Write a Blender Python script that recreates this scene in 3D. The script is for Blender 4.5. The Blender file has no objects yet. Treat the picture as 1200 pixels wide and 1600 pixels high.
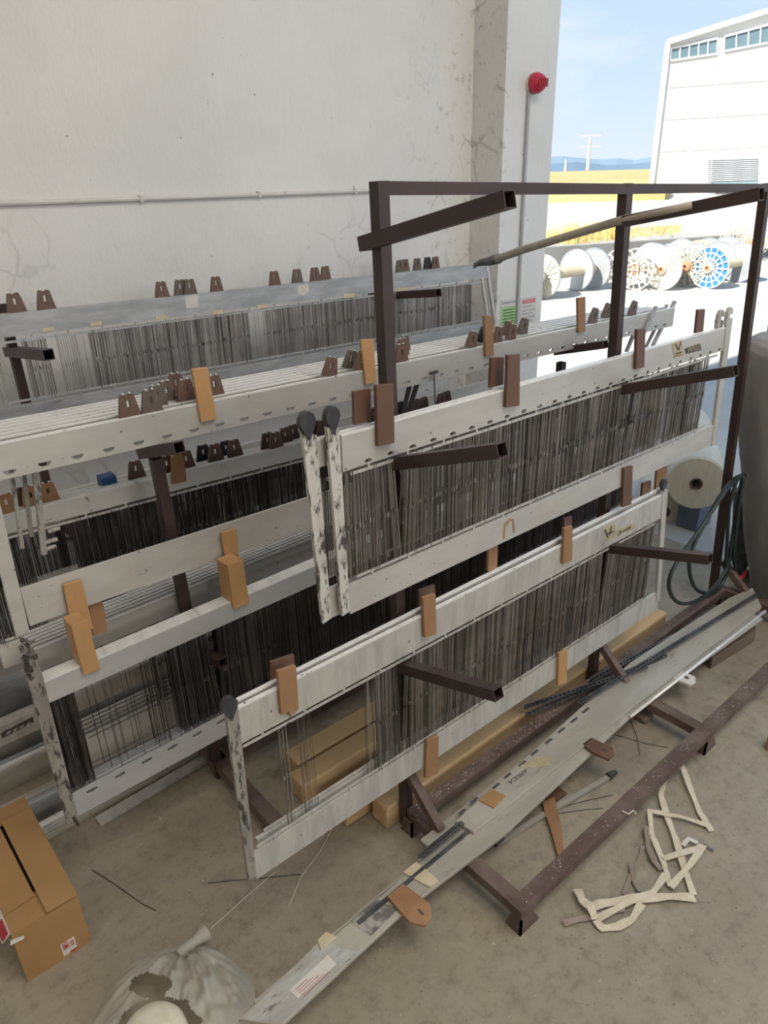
import bpy, bmesh, math, random
from mathutils import Vector, Matrix
random.seed(7)
SC = bpy.context.scene
COL = SC.collection
# ------------------------------------------------------------------ camera
FPX = 1130.0; ROLL = math.radians(1.5); YAW = math.radians(49.8); H = 2.5
PITCH = math.atan((800-278)*math.cos(ROLL)/FPX)
F0 = Vector((math.cos(YAW), math.sin(YAW), 0)); R0 = Vector((math.sin(YAW), -math.cos(YAW), 0)); U0 = Vector((0,0,1))
FW = F0*math.cos(PITCH)-U0*math.sin(PITCH); UP = U0*math.cos(PITCH)+F0*math.sin(PITCH)
RT = R0*math.cos(ROLL)-UP*math.sin(ROLL); UP = UP*math.cos(ROLL)+R0*math.sin(ROLL)
CAM = Vector((0,0,H))
def ray(x, y): return FW+RT*((x-600)/FPX)-UP*((y-800)/FPX)
def PZ(x, y, z=0.0): d = ray(x,y); return CAM+d*((z-H)/d.z)      # point of the photo on a level plane
def PY(x, y, Y): d = ray(x,y); return CAM+d*(Y/d.y)               # ... on an upright plane along the racks
def PX(x, y, X): d = ray(x,y); return CAM+d*(X/d.x)               # ... on an upright plane across the racks
def PF(x, y, D): d = ray(x,y); return CAM+d*(D/(d.dot(F0)))       # ... at a forward distance
cam = bpy.data.cameras.new('camera'); co = bpy.data.objects.new('camera', cam); COL.objects.link(co)
cam.sensor_fit = 'HORIZONTAL'; cam.sensor_width = 36; cam.lens = 36*FPX/1200; cam.clip_start = .02; cam.clip_end = 5000
co.matrix_world = Matrix(((RT.x,UP.x,-FW.x,CAM.x),(RT.y,UP.y,-FW.y,CAM.y),(RT.z,UP.z,-FW.z,CAM.z),(0,0,0,1)))
SC.camera = co
# ------------------------------------------------------------------ materials
def srgb(r, g, b):
    f = lambda c: (c/255/12.92) if c/255 <= .04045 else ((c/255+.055)/1.055)**2.4
    return (f(r), f(g), f(b))
class NT:
    def __init__(s, name):
        s.m = bpy.data.materials.new(name); s.m.use_nodes = True; s.t = s.m.node_tree
        s.b = s.t.nodes['Principled BSDF']; s.tc = s.t.nodes.new('ShaderNodeTexCoord')
    def n(s, k, **kw):
        x = s.t.nodes.new(k)
        for a, v in kw.items(): setattr(x, a, v)
        return x
    def l(s, a, b): s.t.links.new(a, b)
    def coord(s, st=(1,1,1)):
        mp = s.n('ShaderNodeMapping'); mp.inputs['Scale'].default_value = st
        s.l(s.tc.outputs['Object'], mp.inputs['Vector']); return mp.outputs['Vector']
    def noise(s, scale, st=(1,1,1), detail=4, rough=.6, dist=0):
        x = s.n('ShaderNodeTexNoise'); x.inputs['Scale'].default_value = scale; x.inputs['Detail'].default_value = detail
        x.inputs['Roughness'].default_value = rough; x.inputs['Distortion'].default_value = dist
        s.l(s.coord(st), x.inputs['Vector']); return x.outputs['Fac']
    def ramp(s, fac, a, b):
        x = s.n('ShaderNodeMapRange'); x.inputs['From Min'].default_value = a; x.inputs['From Max'].default_value = b
        x.interpolation_type = 'SMOOTHSTEP'; s.l(fac, x.inputs['Value']); return x.outputs['Result']
    def mix(s, fac, a, b, mode='MIX'):
        x = s.n('ShaderNodeMix', data_type='RGBA', blend_type=mode)
        for i, v in ((0, fac), (6, a), (7, b)):
            if isinstance(v, (int, float)): x.inputs[i].default_value = v
            elif isinstance(v, tuple): x.inputs[i].default_value = (*v, 1)
            else: s.l(v, x.inputs[i])
        return x.outputs[2]
    def math(s, op, a, b=None):
        x = s.n('ShaderNodeMath', operation=op)
        for i, v in ((0, a), (1, b)):
            if v is None: continue
            if isinstance(v, (int, float)): x.inputs[i].default_value = v
            else: s.l(v, x.inputs[i])
        return x.outputs[0]
    def bump(s, h, strength, dist=.01):
        x = s.n('ShaderNodeBump'); x.inputs['Strength'].default_value = strength; x.inputs['Distance'].default_value = dist
        s.l(h, x.inputs['Height']); s.l(x.outputs['Normal'], s.b.inputs['Normal'])
    def col(s, v):
        if isinstance(v, tuple): s.b.inputs['Base Color'].default_value = (*v, 1)
        else: s.l(v, s.b.inputs['Base Color'])
    def rm(s, r, m=0): s.b.inputs['Roughness'].default_value = r; s.b.inputs['Metallic'].default_value = m; return s.m
def pm(name, c1, c2, scale=6, st=(1,1,1), rough=.6, metal=0, lo=.35, hi=.7, bump=0, bscale=60, dirt=None, dscale=14, dlo=.6, dhi=.75, island=0, speck=0):
    k = NT(name); c = k.mix(k.ramp(k.noise(scale, st), lo, hi), c1, c2)
    if dirt: c = k.mix(k.ramp(k.noise(dscale, st, 6, .7), dlo, dhi), c, dirt)
    if speck: c = k.mix(k.math('MULTIPLY', k.ramp(k.noise(48, detail=1), .735, .76), speck), c, (.06,.055,.05))
    if island:
        g = k.n('ShaderNodeNewGeometry'); r = k.math('MULTIPLY_ADD', g.outputs['Random Per Island'], island)
        r.node.inputs[2].default_value = 1-island/2
        cb = k.n('ShaderNodeCombineColor')
        for i in range(3): k.l(r, cb.inputs[i])
        c = k.mix(1.0, c, cb.outputs[0], 'MULTIPLY')
    k.col(c)
    if bump: k.bump(k.noise(bscale, st, 5), bump)
    return k.rm(rough, metal)
M = {}
M['alu'] = pm('grey_anodised_aluminium', (.50,.48,.445), (.58,.56,.52), 3, (1,1,3), .42, .25, dirt=(.30,.29,.27), dscale=9, dlo=.62, dhi=.8, bump=.04, speck=.85)
M['alu_clean'] = pm('clean_aluminium', (.50,.50,.50), (.56,.56,.56), 3, (1,1,3), .36, .3, dirt=(.40,.39,.38), dscale=12, dlo=.68, dhi=.8)
M['alu_worn'] = pm('streaked_aluminium', (.58,.56,.51), (.45,.43,.40), 5, (4,4,.8), .4, .25, dirt=(.16,.14,.12), dscale=22, dlo=.62, dhi=.74, speck=.8)
M['zinc'] = pm('weathered_zinc_bar', (.37,.375,.38), (.52,.525,.53), 8, (.6,1,2.5), .45, .35, dirt=(.18,.18,.19), dscale=7, dlo=.58, dhi=.78)
M['bright'] = pm('bright_metal_gleam', (.86,.85,.83), (.74,.73,.70), 18, (1,1,1), .3, .15, dirt=(.12,.11,.1), dscale=30, dlo=.6, dhi=.7)  # bright metal; paler than the faces to carry door light on bar tops
M['paint_peel'] = pm('peeling_white_paint_bar', (.74,.72,.68), (.66,.64,.60), 5, (1,1,1), .5, 0, dirt=(.22,.20,.18), dscale=10, dlo=.60, dhi=.68, bump=.1)
M['peel'] = pm('peeling_white_paint_rod', (.60,.58,.53), (.50,.48,.44), 9, (1,1,.3), .55, 0, dirt=(.07,.063,.056), dscale=46, dlo=.49, dhi=.60, bump=.15)
M['streak'] = pm('dirty_streaked_rod', (.36,.34,.30), (.24,.22,.20), 9, (1,1,.3), .5, .15, dirt=(.05,.045,.04), dscale=40, dlo=.50, dhi=.62, bump=.15)
M['black'] = pm('black_plastic', (.035,.035,.037), (.06,.06,.062), 12, rough=.5)
M['heddle'] = pm('steel_heddle_wire', (.165,.153,.14), (.255,.238,.22), 5, rough=.42, metal=.55, island=1.5)
M['heddle_grey'] = pm('grey_steel_heddle_wire', (.22,.21,.20), (.34,.325,.31), 5, rough=.4, metal=.5, island=1.5)
M['heddle_dark'] = pm('dark_steel_heddle_wire', (.055,.052,.05), (.10,.093,.085), 5, rough=.45, metal=.55, island=1.5)
M['rust'] = pm('brown_primer_steel', (.042,.026,.024), (.062,.038,.032), 5, rough=.48, dirt=(.16,.13,.11), dscale=26, dlo=.70, dhi=.78, bump=.08)
M['rust_dust'] = pm('dusty_brown_steel', (.10,.062,.048), (.165,.12,.097), 7, rough=.7, dirt=(.36,.30,.25), dscale=45, dlo=.63, dhi=.72, bump=.2, bscale=90)
M['wood_dark'] = pm('dark_hardwood', (.12,.06,.038), (.175,.093,.06), 6, (1,1,.25), .5, dirt=(.05,.022,.014), dscale=16, dlo=.55, dhi=.8)
M['wood_mid'] = pm('worn_brown_wood', (.29,.15,.07), (.39,.22,.115), 6, (1,1,.2), .55, dirt=(.10,.045,.025), dscale=18, dlo=.62, dhi=.75)
M['wood_light'] = pm('orange_beech_wood', (.47,.26,.11), (.54,.315,.145), 6, (1,1,.2), .5, dirt=(.30,.14,.05), dscale=14, dlo=.62, dhi=.8)
M['guide'] = pm('brown_phenolic_guide', (.125,.072,.054), (.175,.108,.082), 14, rough=.5, dirt=(.20,.15,.12), dscale=40, dlo=.66, dhi=.75)
M['guide_grey'] = pm('grey_brown_guide', (.115,.088,.07), (.155,.125,.10), 14, rough=.55, dirt=(.22,.19,.16), dscale=40, dlo=.64, dhi=.75)
M['guide_black'] = pm('black_guide', (.022,.022,.026), (.035,.035,.04), 14, rough=.5)
M['timber'] = pm('sawn_softwood', (.56,.38,.19), (.66,.48,.27), 5, (.2,1.5,1.5), .7, dirt=(.18,.11,.06), dscale=24, dlo=.64, dhi=.72, bump=.15)
M['oldtimber'] = pm('old_dark_timber', (.14,.10,.07), (.20,.15,.11), 6, (.2,1.5,1.5), .75, bump=.2)
M['cream'] = pm('cream_plastic', (.55,.47,.30), (.62,.54,.37), 14, rough=.5)
M['card'] = pm('cardboard', (.34,.19,.073), (.40,.23,.095), 3, rough=.8, bump=.04)
M['card_dark'] = pm('dark_cardboard', (.05,.03,.015), (.07,.04,.02), 3, rough=.9)
M['label_white'] = pm('white_paper', (.62,.58,.52), (.68,.64,.58), 8, rough=.7)
M['label_red'] = pm('red_print', (.36,.025,.03), (.42,.035,.04), 8, rough=.6)
M['label_dark'] = pm('dark_print', (.06,.055,.05), (.09,.085,.08), 8, rough=.6)
M['label_grey'] = pm('grey_print', (.30,.32,.35), (.36,.38,.40), 8, rough=.6)
M['label_green'] = pm('green_print', (.30,.52,.22), (.36,.58,.28), 8, rough=.6)
M['label_gold'] = pm('worn_gold_label', (.40,.34,.20), (.50,.44,.30), 20, rough=.6, dirt=(.14,.11,.08), dscale=60, dlo=.58, dhi=.66)
M['sign_pink'] = pm('pink_print', (.62,.22,.20), (.68,.26,.24), 8, rough=.6)
M['blue'] = pm('blue_paint', (.015,.15,.40), (.03,.19,.46), 5, rough=.5)
M['reel_white'] = pm('white_reel_paint', (.62,.58,.48), (.70,.67,.60), 4, rough=.5, dirt=(.36,.26,.15), dscale=6, dlo=.62, dhi=.8)
M['reel_disc'] = pm('aluminium_disc', (.42,.45,.47), (.52,.54,.56), 3, rough=.38, metal=.5)
M['reel_tan'] = pm('tan_reel_paint', (.46,.38,.27), (.52,.44,.33), 4, rough=.55)
M['hub'] = pm('orange_hub', (.50,.20,.10), (.56,.26,.15), 6, rough=.6)
M['green_cable'] = pm('dark_green_cable', (.012,.024,.021), (.02,.034,.03), 6, rough=.38)
M['strap'] = pm('cream_fabric_strap', (.62,.54,.40), (.70,.63,.50), 12, (3,3,3), .75, dirt=(.36,.29,.21), dscale=22, dlo=.62, dhi=.75)
M['strap_dirty'] = pm('dirty_brown_strap', (.25,.20,.16), (.34,.28,.23), 12, rough=.8)
M['cloth'] = pm('dusty_grey_cloth', (.25,.24,.235), (.34,.32,.30), 4, (1,1,.5), .9, dirt=(.30,.27,.23), dscale=5, dlo=.55, dhi=.8, bump=.5, bscale=10)
M['yarn'] = pm('white_yarn_cone', (.66,.60,.46), (.72,.67,.54), 30, (1,1,.2), .85, bump=.3, bscale=120)
M['siren'] = pm('red_siren_plastic', (.50,.02,.05), (.55,.03,.07), 6, rough=.35)
M['pole'] = pm('grey_brown_hose', (.42,.37,.29), (.52,.47,.38), 8, (1,1,1), .7, dirt=(.25,.21,.16), dscale=14)
M['tape'] = pm('dark_grey_tape', (.10,.10,.11), (.17,.17,.18), 22, rough=.6, bump=.3)
M['perf'] = pm('galvanised_perforated_strip', (.07,.07,.072), (.15,.15,.152), 10, rough=.45, metal=.5)
M['slab'] = pm('dusty_aluminium_slat', (.40,.37,.31), (.50,.47,.40), 4, (.5,2,2), .42, .2, dirt=(.22,.18,.13), dscale=10, dlo=.58, dhi=.78, bump=.08)
M['smear'] = pm('dark_dirt_smear', (.15,.14,.125), (.40,.37,.33), 22, (1,1,1), .6, lo=.42, hi=.6)
M['paint_old'] = pm('old_white_slat', (.50,.50,.47), (.36,.34,.30), 7, (.6,2,2), .5, dirt=(.14,.13,.12), dscale=12, dlo=.58, dhi=.68, bump=.1)
M['wire'] = pm('dark_wire', (.05,.045,.04), (.08,.07,.06), 6, rough=.5)
M['conduit'] = pm('painted_conduit', (.60,.58,.55), (.66,.64,.61), 6, rough=.6, dirt=(.36,.33,.29), dscale=9, dlo=.6, dhi=.8)
M['conduit_grey'] = pm('grey_conduit', (.36,.35,.35), (.42,.41,.41), 6, rough=.5)
M['bluebox'] = pm('blue_plastic', (.012,.075,.2), (.018,.09,.23), 6, rough=.5)
M['greybox'] = pm('grey_plastic_crate', (.10,.12,.16), (.14,.16,.2), 6, rough=.6)
M['debris'] = pm('floor_scraps', (.22,.19,.145), (.46,.41,.34), 20, rough=.8, island=1.0)
M['redgrip'] = pm('red_rubber_grip', (.30,.02,.03), (.36,.03,.04), 6, rough=.5)
M['grass'] = pm('dry_grass', (.50,.36,.12), (.62,.48,.20), 3, rough=.9, island=.7)
# plaster wall: roller texture, specks, cobweb stains towards the corner
def wall_mat(name, stain):
    k = NT(name); c = k.mix(k.ramp(k.noise(1.3), .3, .7), (.70,.685,.66), (.76,.745,.72))
    sp = k.ramp(k.noise(22, detail=2), .74, .79); c = k.mix(k.math('MULTIPLY', sp, .75), c, (.16,.14,.12))
    v = k.n('ShaderNodeTexVoronoi', feature='DISTANCE_TO_EDGE'); v.inputs['Scale'].default_value = 5.5
    mp = k.n('ShaderNodeMix', data_type='VECTOR'); mp.inputs[0].default_value = .22
    nn = k.n('ShaderNodeTexNoise'); nn.inputs['Scale'].default_value = 3; k.l(k.tc.outputs['Object'], nn.inputs['Vector'])
    k.l(k.tc.outputs['Object'], mp.inputs[4]); k.l(nn.outputs['Color'], mp.inputs[5]); k.l(mp.outputs[1], v.inputs['Vector'])
    ln = k.math('SUBTRACT', 1.0, k.ramp(v.outputs['Distance'], .004, .045))
    sp_ = k.n('ShaderNodeSeparateXYZ'); k.l(k.tc.outputs['Object'], sp_.inputs[0])
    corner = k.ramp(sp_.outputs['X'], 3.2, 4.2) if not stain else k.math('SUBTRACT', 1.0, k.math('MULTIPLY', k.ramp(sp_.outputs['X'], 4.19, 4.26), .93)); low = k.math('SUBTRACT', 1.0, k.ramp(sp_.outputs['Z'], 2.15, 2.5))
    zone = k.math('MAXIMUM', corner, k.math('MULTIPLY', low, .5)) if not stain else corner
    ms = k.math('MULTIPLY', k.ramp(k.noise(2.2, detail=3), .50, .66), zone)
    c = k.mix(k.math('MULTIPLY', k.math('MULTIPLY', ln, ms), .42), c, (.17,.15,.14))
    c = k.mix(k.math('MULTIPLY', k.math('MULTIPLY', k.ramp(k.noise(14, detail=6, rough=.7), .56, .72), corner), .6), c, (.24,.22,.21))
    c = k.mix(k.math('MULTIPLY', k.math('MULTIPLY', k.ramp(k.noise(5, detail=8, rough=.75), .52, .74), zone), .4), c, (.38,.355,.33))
    k.col(c); k.bump(k.noise(26, (1,1,.6), 5), .55, .012); return k.rm(.8)
M['wall'] = wall_mat('white_plaster', 0)
M['wall_stained'] = wall_mat('stained_white_plaster', .12)
def floor_mat():
    k = NT('worn_concrete_floor'); c = k.mix(k.ramp(k.noise(1.1, detail=6), .3, .7), (.285,.245,.18), (.385,.335,.255))
    c = k.mix(k.ramp(k.noise(5, detail=8, rough=.7), .5, .75), c, (.34,.30,.235))
    c = k.mix(k.math('MULTIPLY', k.ramp(k.noise(2.1, detail=8, rough=.7), .54, .72), .7), c, (.115,.095,.065))
    c = k.mix(k.math('MULTIPLY', k.ramp(k.noise(55, detail=2), .70, .76), .7), c, (.07,.06,.05))
    c = k.mix(k.math('MULTIPLY', k.ramp(k.noise(38, detail=2, dist=.6), .72, .78), .6), c, (.52,.50,.44))
    c = k.mix(k.math('MULTIPLY', k.ramp(k.noise(16, detail=9, rough=.8), .45, .72), .55), c, (.10,.083,.058))
    c = k.mix(k.math('MULTIPLY', k.ramp(k.noise(9, detail=9, rough=.8), .56, .72), .5), c, (.40,.355,.28))
    k.col(c); k.bump(k.noise(60, detail=5), .2, .004)
    r = k.ramp(k.noise(2.5, detail=5), .3, .7); rr = k.math('MULTIPLY_ADD', r, .2); rr.node.inputs[2].default_value = .38
    k.l(rr, k.b.inputs['Roughness']); return k.m
M['floor'] = floor_mat()
M['yard'] = pm('yard_concrete', (.44,.42,.39), (.52,.50,.47), .6, rough=.85, dirt=(.36,.33,.29), dscale=3)
M['yardwall'] = pm('grey_concrete_wall', (.27,.26,.245), (.34,.325,.30), .8, rough=.9, dirt=(.34,.28,.2), dscale=2)
M['field'] = pm('dry_field', (.40,.31,.13), (.50,.40,.19), .08, rough=1, dirt=(.30,.27,.10), dscale=.15)
M['facade'] = pm('white_cladding', (.66,.65,.62), (.70,.69,.66), .3, rough=.7)
M['seam'] = pm('cladding_seam', (.56,.55,.53), (.58,.57,.55), .3, rough=.7)
M['glass'] = pm('dark_window_glass', (.10,.16,.19), (.16,.22,.25), .4, rough=.15)
M['shutter'] = pm('blue_grey_roller_door', (.20,.28,.31), (.25,.33,.36), .4, (1,1,8), rough=.5)
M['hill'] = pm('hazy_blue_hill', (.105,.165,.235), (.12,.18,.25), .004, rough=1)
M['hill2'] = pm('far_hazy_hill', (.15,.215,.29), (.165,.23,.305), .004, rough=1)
def plastic(name, tint, a):
    k = NT(name); k.col(tint); k.b.inputs['Roughness'].default_value = .35
    tr = k.n('ShaderNodeBsdfTransparent'); tl = k.n('ShaderNodeBsdfTranslucent'); tl.inputs['Color'].default_value = (*tint, 1)
    m1 = k.n('ShaderNodeMixShader'); m1.inputs[0].default_value = .4; k.l(k.b.outputs[0], m1.inputs[1]); k.l(tl.outputs[0], m1.inputs[2])
    m2 = k.n('ShaderNodeMixShader'); m2.inputs[0].default_value = a; k.l(m1.outputs[0], m2.inputs[1]); k.l(tr.outputs[0], m2.inputs[2])
    k.l(m2.outputs[0], k.t.nodes['Material Output'].inputs['Surface']); return k.m
M['film'] = plastic('cloudy_plastic_film', (.66,.63,.55), .22)
M['film_white'] = plastic('white_plastic_film', (.80,.78,.72), .12)
# ------------------------------------------------------------------ mesh builder
def wloc(o):
    v = Vector((0,0,0))
    while o: v += o.location; o = o.parent
    return v
class MB:
    def __init__(s): s.v = []; s.f = []
    def add(s, vs, fs):
        b = len(s.v); s.v += [Vector(p) for p in vs]; s.f += [tuple(b+i for i in f) for f in fs]; return s
    def hexa(s, p):   # 4 bottom (ccw seen from above), 4 top
        return s.add(p, [(3,2,1,0),(4,5,6,7),(0,1,5,4),(1,2,6,5),(2,3,7,6),(3,0,4,7)])
    def box(s, x0, x1, y0, y1, z0, z1):
        return s.hexa([(x0,y0,z0),(x1,y0,z0),(x1,y1,z0),(x0,y1,z0),(x0,y0,z1),(x1,y0,z1),(x1,y1,z1),(x0,y1,z1)])
    def prism(s, poly, e):
        poly = [Vector(p) for p in poly]; e = Vector(e); n = len(poly)
        nr = Vector((0,0,0))
        for i in range(n): nr += poly[i].cross(poly[(i+1) % n])
        if nr.dot(e) > 0: poly = poly[::-1]
        return s.add(poly+[p+e for p in poly], [tuple(range(n)), tuple(range(2*n-1, n-1, -1))]+[((i+1) % n, i, i+n, (i+1) % n+n) for i in range(n)])
    def bar(s, p0, p1, w, h, up=(0,0,1)):
        p0 = Vector(p0); p1 = Vector(p1); d = (p1-p0).normalized(); a = d.cross(Vector(up)).normalized(); b = a.cross(d)
        a *= w/2; b *= h/2
        return s.hexa([p0+a-b, p1+a-b, p1-a-b, p0-a-b, p0+a+b, p1+a+b, p1-a+b, p0-a+b])
    def rtube(s, p0, p1, w, h, up=(0,0,1), t=.003):   # hollow square tube, open ends
        p0 = Vector(p0); p1 = Vector(p1); d = (p1-p0).normalized(); a = d.cross(Vector(up)).normalized(); b = a.cross(d)
        def ring(c, w, h): return [c-a*w-b*h, c+a*w-b*h, c+a*w+b*h, c-a*w+b*h]
        o0 = ring(p0,w/2,h/2); o1 = ring(p1,w/2,h/2); i0 = ring(p0,w/2-t,h/2-t); i1 = ring(p1,w/2-t,h/2-t)
        fs = []
        for i in range(4):
            j = (i+1) % 4
            fs += [(i,j,4+j,4+i), (8+j,8+i,12+i,12+j), (j,i,8+i,8+j), (4+i,4+j,12+j,12+i)]
        return s.add(o0+o1+i0+i1, fs)
    def tube(s, pts, r, n=8, cap=True):
        pts = [Vector(p) for p in pts]; m = len(pts); rs = r if isinstance(r, (list,tuple)) else [r]*m
        d = (pts[1]-pts[0]).normalized(); a = d.orthogonal().normalized(); vs = []
        for i in range(m):
            t = (pts[min(i+1,m-1)]-pts[max(i-1,0)]).normalized(); a = (a-t*a.dot(t)).normalized(); b = t.cross(a)
            vs += [pts[i]+(a*math.cos(2*math.pi*k/n)+b*math.sin(2*math.pi*k/n))*rs[i] for k in range(n)]
        fs = [(i*n+k, i*n+(k+1) % n, (i+1)*n+(k+1) % n, (i+1)*n+k) for i in range(m-1) for k in range(n)]
        if cap: fs += [tuple(range(n-1,-1,-1)), tuple((m-1)*n+k for k in range(n))]
        return s.add(vs, fs)
    def ring(s, c, ax, r0, r1, w, n=32):    # flat annulus of width w along ax
        c = Vector(c); ax = Vector(ax).normalized(); a = ax.orthogonal().normalized(); b = ax.cross(a); vs = []
        for k in range(n):
            u = a*math.cos(2*math.pi*k/n)+b*math.sin(2*math.pi*k/n)
            vs += [c+u*r0-ax*w/2, c+u*r1-ax*w/2, c+u*r1+ax*w/2, c+u*r0+ax*w/2]
        fs = []
        for k in range(n):
            j = (k+1) % n
            for q in range(4): fs.append((k*4+q, k*4+(q+1) % 4, j*4+(q+1) % 4, j*4+q))
        return s.add(vs, fs)
    def build(s, name, mat, parent=None, smooth=False, origin=None, bevel=0):
        if parent is not None: o0 = wloc(parent)
        elif origin is not None: o0 = Vector(origin)
        else:
            xs = [p.x for p in s.v]; ys = [p.y for p in s.v]; zs = [p.z for p in s.v]
            o0 = Vector(((min(xs)+max(xs))/2, (min(ys)+max(ys))/2, min(zs)))
        me = bpy.data.meshes.new(name); me.from_pydata([p-o0 for p in s.v], [], s.f); me.update()
        bm = bmesh.new(); bm.from_mesh(me); bmesh.ops.recalc_face_normals(bm, faces=bm.faces); bm.to_mesh(me); bm.free()
        me.materials.append(mat)
        if smooth:
            for p in me.polygons: p.use_smooth = True
        o = bpy.data.objects.new(name, me); COL.objects.link(o)
        if parent is not None: o.parent = parent
        else: o.location = o0
        if bevel:
            b = o.modifiers.new('bevel', 'BEVEL'); b.width = bevel; b.segments = 2; b.limit_method = 'ANGLE'
        return o
def tag(o, label, cat, group=None):
    o['label'] = label; o['category'] = cat
    if group: o['group'] = group
    return o
def thing(name, loc, label, cat, group=None):
    o = bpy.data.objects.new(name, None); COL.objects.link(o); o.location = loc; o.empty_display_size = .1
    return tag(o, label, cat, group)
def struct(o): o['kind'] = 'structure'; return o
def copy_tree(o, parent=None):
    c = o.copy(); COL.objects.link(c)
    if parent: c.parent = parent
    for ch in list(o.children): copy_tree(ch, c)
    return c
def text_mb(mb, txt, size, org, u, v, depth=.0008):
    cu = bpy.data.curves.new('t', 'FONT'); cu.body = txt; cu.size = size
    o = bpy.data.objects.new('t', cu); COL.objects.link(o); bpy.context.view_layer.update()
    me = o.to_mesh(); u = Vector(u).normalized(); v = Vector(v).normalized(); w = u.cross(v)
    vs = [Vector(org)+u*p.co.x+v*p.co.y+w*depth for p in me.vertices]; fs = [tuple(p.vertices) for p in me.polygons]
    mb.add(vs, fs); o.to_mesh_clear(); bpy.data.objects.remove(o); bpy.data.curves.remove(cu)
ORD = ['first','second','third','fourth','fifth','sixth','seventh','eighth','ninth','tenth','eleventh','twelfth','thirteenth','fourteenth','fifteenth','sixteenth','seventeenth','eighteenth']
YW = 3.9; YM = 1.587; Y2 = 2.372; YB = 3.5
# ================================================================== the setting
XD = PY(858,292,3.612).x            # doorway edge
cx = PY(735,292,YW).x; yp = 3.612   # inside corner, face of the pier
struct(MB().box(-7, XD, -9, YW, -.2, 0).build('floor', M['floor'], origin=(0,0,0)))
struct(MB().box(-7, XD, YW, YW+.25, -.2, 6.8).build('wall_left', M['wall'], origin=(0,0,0)))
struct(MB().box(cx, XD, yp, YW, 0, 6.5).build('wall_front', M['wall_stained'], origin=(0,0,0)))
struct(MB().box(XD-.4, XD, -9, yp, 5.2, 6.5).build('trim_1', M['wall'], origin=(0,0,0)))
struct(MB().box(-7.25, -7, -9, YW+.25, -.2, 6.8).build('wall_back', M['wall'], origin=(0,0,0)))
struct(MB().box(-7.25, XD, -9.2, -9, -.2, 6.5).build('wall_right', M['wall'], origin=(0,0,0)))
struct(MB().box(-7.25, XD, -9.2, YW+.25, 6.5, 6.75).build('ceiling', M['wall'], origin=(0,0,0)))
# conduit along the wall, siren and its conduit on the pier
a = PY(-150,323,YW); b = PY(733,292,YW)
mb = MB(); mb.tube([(a.x,YW-.012,a.z), ((a.x+b.x)/2,YW-.012,(a.z+b.z)/2-.003), (b.x,YW-.012,b.z)], .012, 8)
for t in (.1,.3,.5,.7,.9): mb.box(a.x+(b.x-a.x)*t-.008, a.x+(b.x-a.x)*t+.008, YW-.028, YW, a.z+(b.z-a.z)*t-.016, a.z+(b.z-a.z)*t+.016)
tag(mb.build('wall_conduit', M['conduit'], smooth=False), 'cream painted conduit running along the white plaster wall above the rear frame', 'conduit')
s = PY(830,131,yp)
mb = MB(); q = PY(824,148,yp); e = PY(806,640,yp)
mb.box(q.x-.012, q.x+.012, yp-.02, yp, 0, s.z); tag(mb.build('cable_conduit', M['conduit_grey']), 'grey cable conduit running down the pier below the red siren', 'conduit')
si = thing('alarm_siren', (s.x, yp, s.z), 'round red alarm siren high on the white pier beside the doorway', 'siren')
MB().tube([(s.x,yp,s.z),(s.x,yp-.025,s.z)], .062, 24).build('back_plate', M['label_white'], si)
prof = [(.0,.064),(.03,.064),(.05,.056),(.075,.042),(.082,.02)]
mb = MB(); mb.tube([(s.x,yp-.025-d,s.z) for d, r in prof], [r for d, r in prof], 24); mb.build('dome', M['siren'], si, smooth=True)
mb = MB()
for i in range(5): mb.box(s.x-.05+i*.02, s.x-.042+i*.02, yp-.113, yp-.106, s.z-.025, s.z+.025)
mb.build('grille', M['label_red'], si)
def sign(px, label, bands, name):
    P = [PY(x, y, yp) for x, y in px]; t = thing(name, (P[0].x, yp, P[2].z), label, 'sign')
    x0, x1, z1, z0 = P[0].x, P[1].x, P[0].z, P[2].z
    MB().box(x0, x1, yp-.004, yp, z0, z1).build('board', M['label_white'], t)
    for nm, m, u0, u1, v0, v1 in bands:
        MB().box(x0+(x1-x0)*u0, x0+(x1-x0)*u1, yp-.0055, yp-.004, z1-(z1-z0)*v1, z1-(z1-z0)*v0).build(nm, M[m], t)
sign([(782,470),(808,468),(806,540)], 'white notice with a green printed panel on the pier, left of the grey conduit',
     [('heading','label_grey',.1,.9,.04,.08),('green_panel','label_green',.06,.94,.14,.55)]+[('text_line','label_grey',.15,.8,.20+i*.06,.215+i*.06) for i in range(5)]+[('red_panel','sign_pink',.06,.94,.6,.8)], 'safety_notice')
sign([(814,466),(838,463),(834,540)], 'white notice with a red heading on the pier, right of the grey conduit',
     [('heading','sign_pink',.08,.92,.04,.12)]+[('text_line','label_grey',.1,.75+.15*(i % 2),.17+i*.07,.19+i*.07) for i in range(8)], 'safety_notice')
# ================================================================== racks
RW = .04
def rack_arm(mb, X, y0, z0, y1, z1): mb.rtube((X,y0,z0), (X,y1,z1), RW, RW)
rk = thing('storage_rack', (PZ(633,1290).x, 1.67, 0), 'tall brown steel cantilever rack with three posts in the foreground', 'rack', 'brown steel racks')
YP = 1.67
tops = [(592,283),(978,287),(1197,287)]; bots = [(636,1294),(926,1052),(1113,928)]
post = []
for (tx,ty),(bx,by) in zip(tops, bots):
    T = PY(tx,ty,YP); B = PY(bx,by,YP); B = T+(B-T)*(T.z/(T.z-B.z)); post.append((B,T))
    MB().rtube(B, T, RW, RW, (0,1,0)).build('post', M['rust'], rk)
T0, T1, T2 = [p[1] for p in post]
mb = MB(); 
for a, b in ((T0,T1),(T1,T2)): mb.rtube((a.x, YP, a.z-.018), (b.x, YP, b.z-.018), RW*.98, RW*.9)
mb.build('top_rail', M['rust'], rk)
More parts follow.
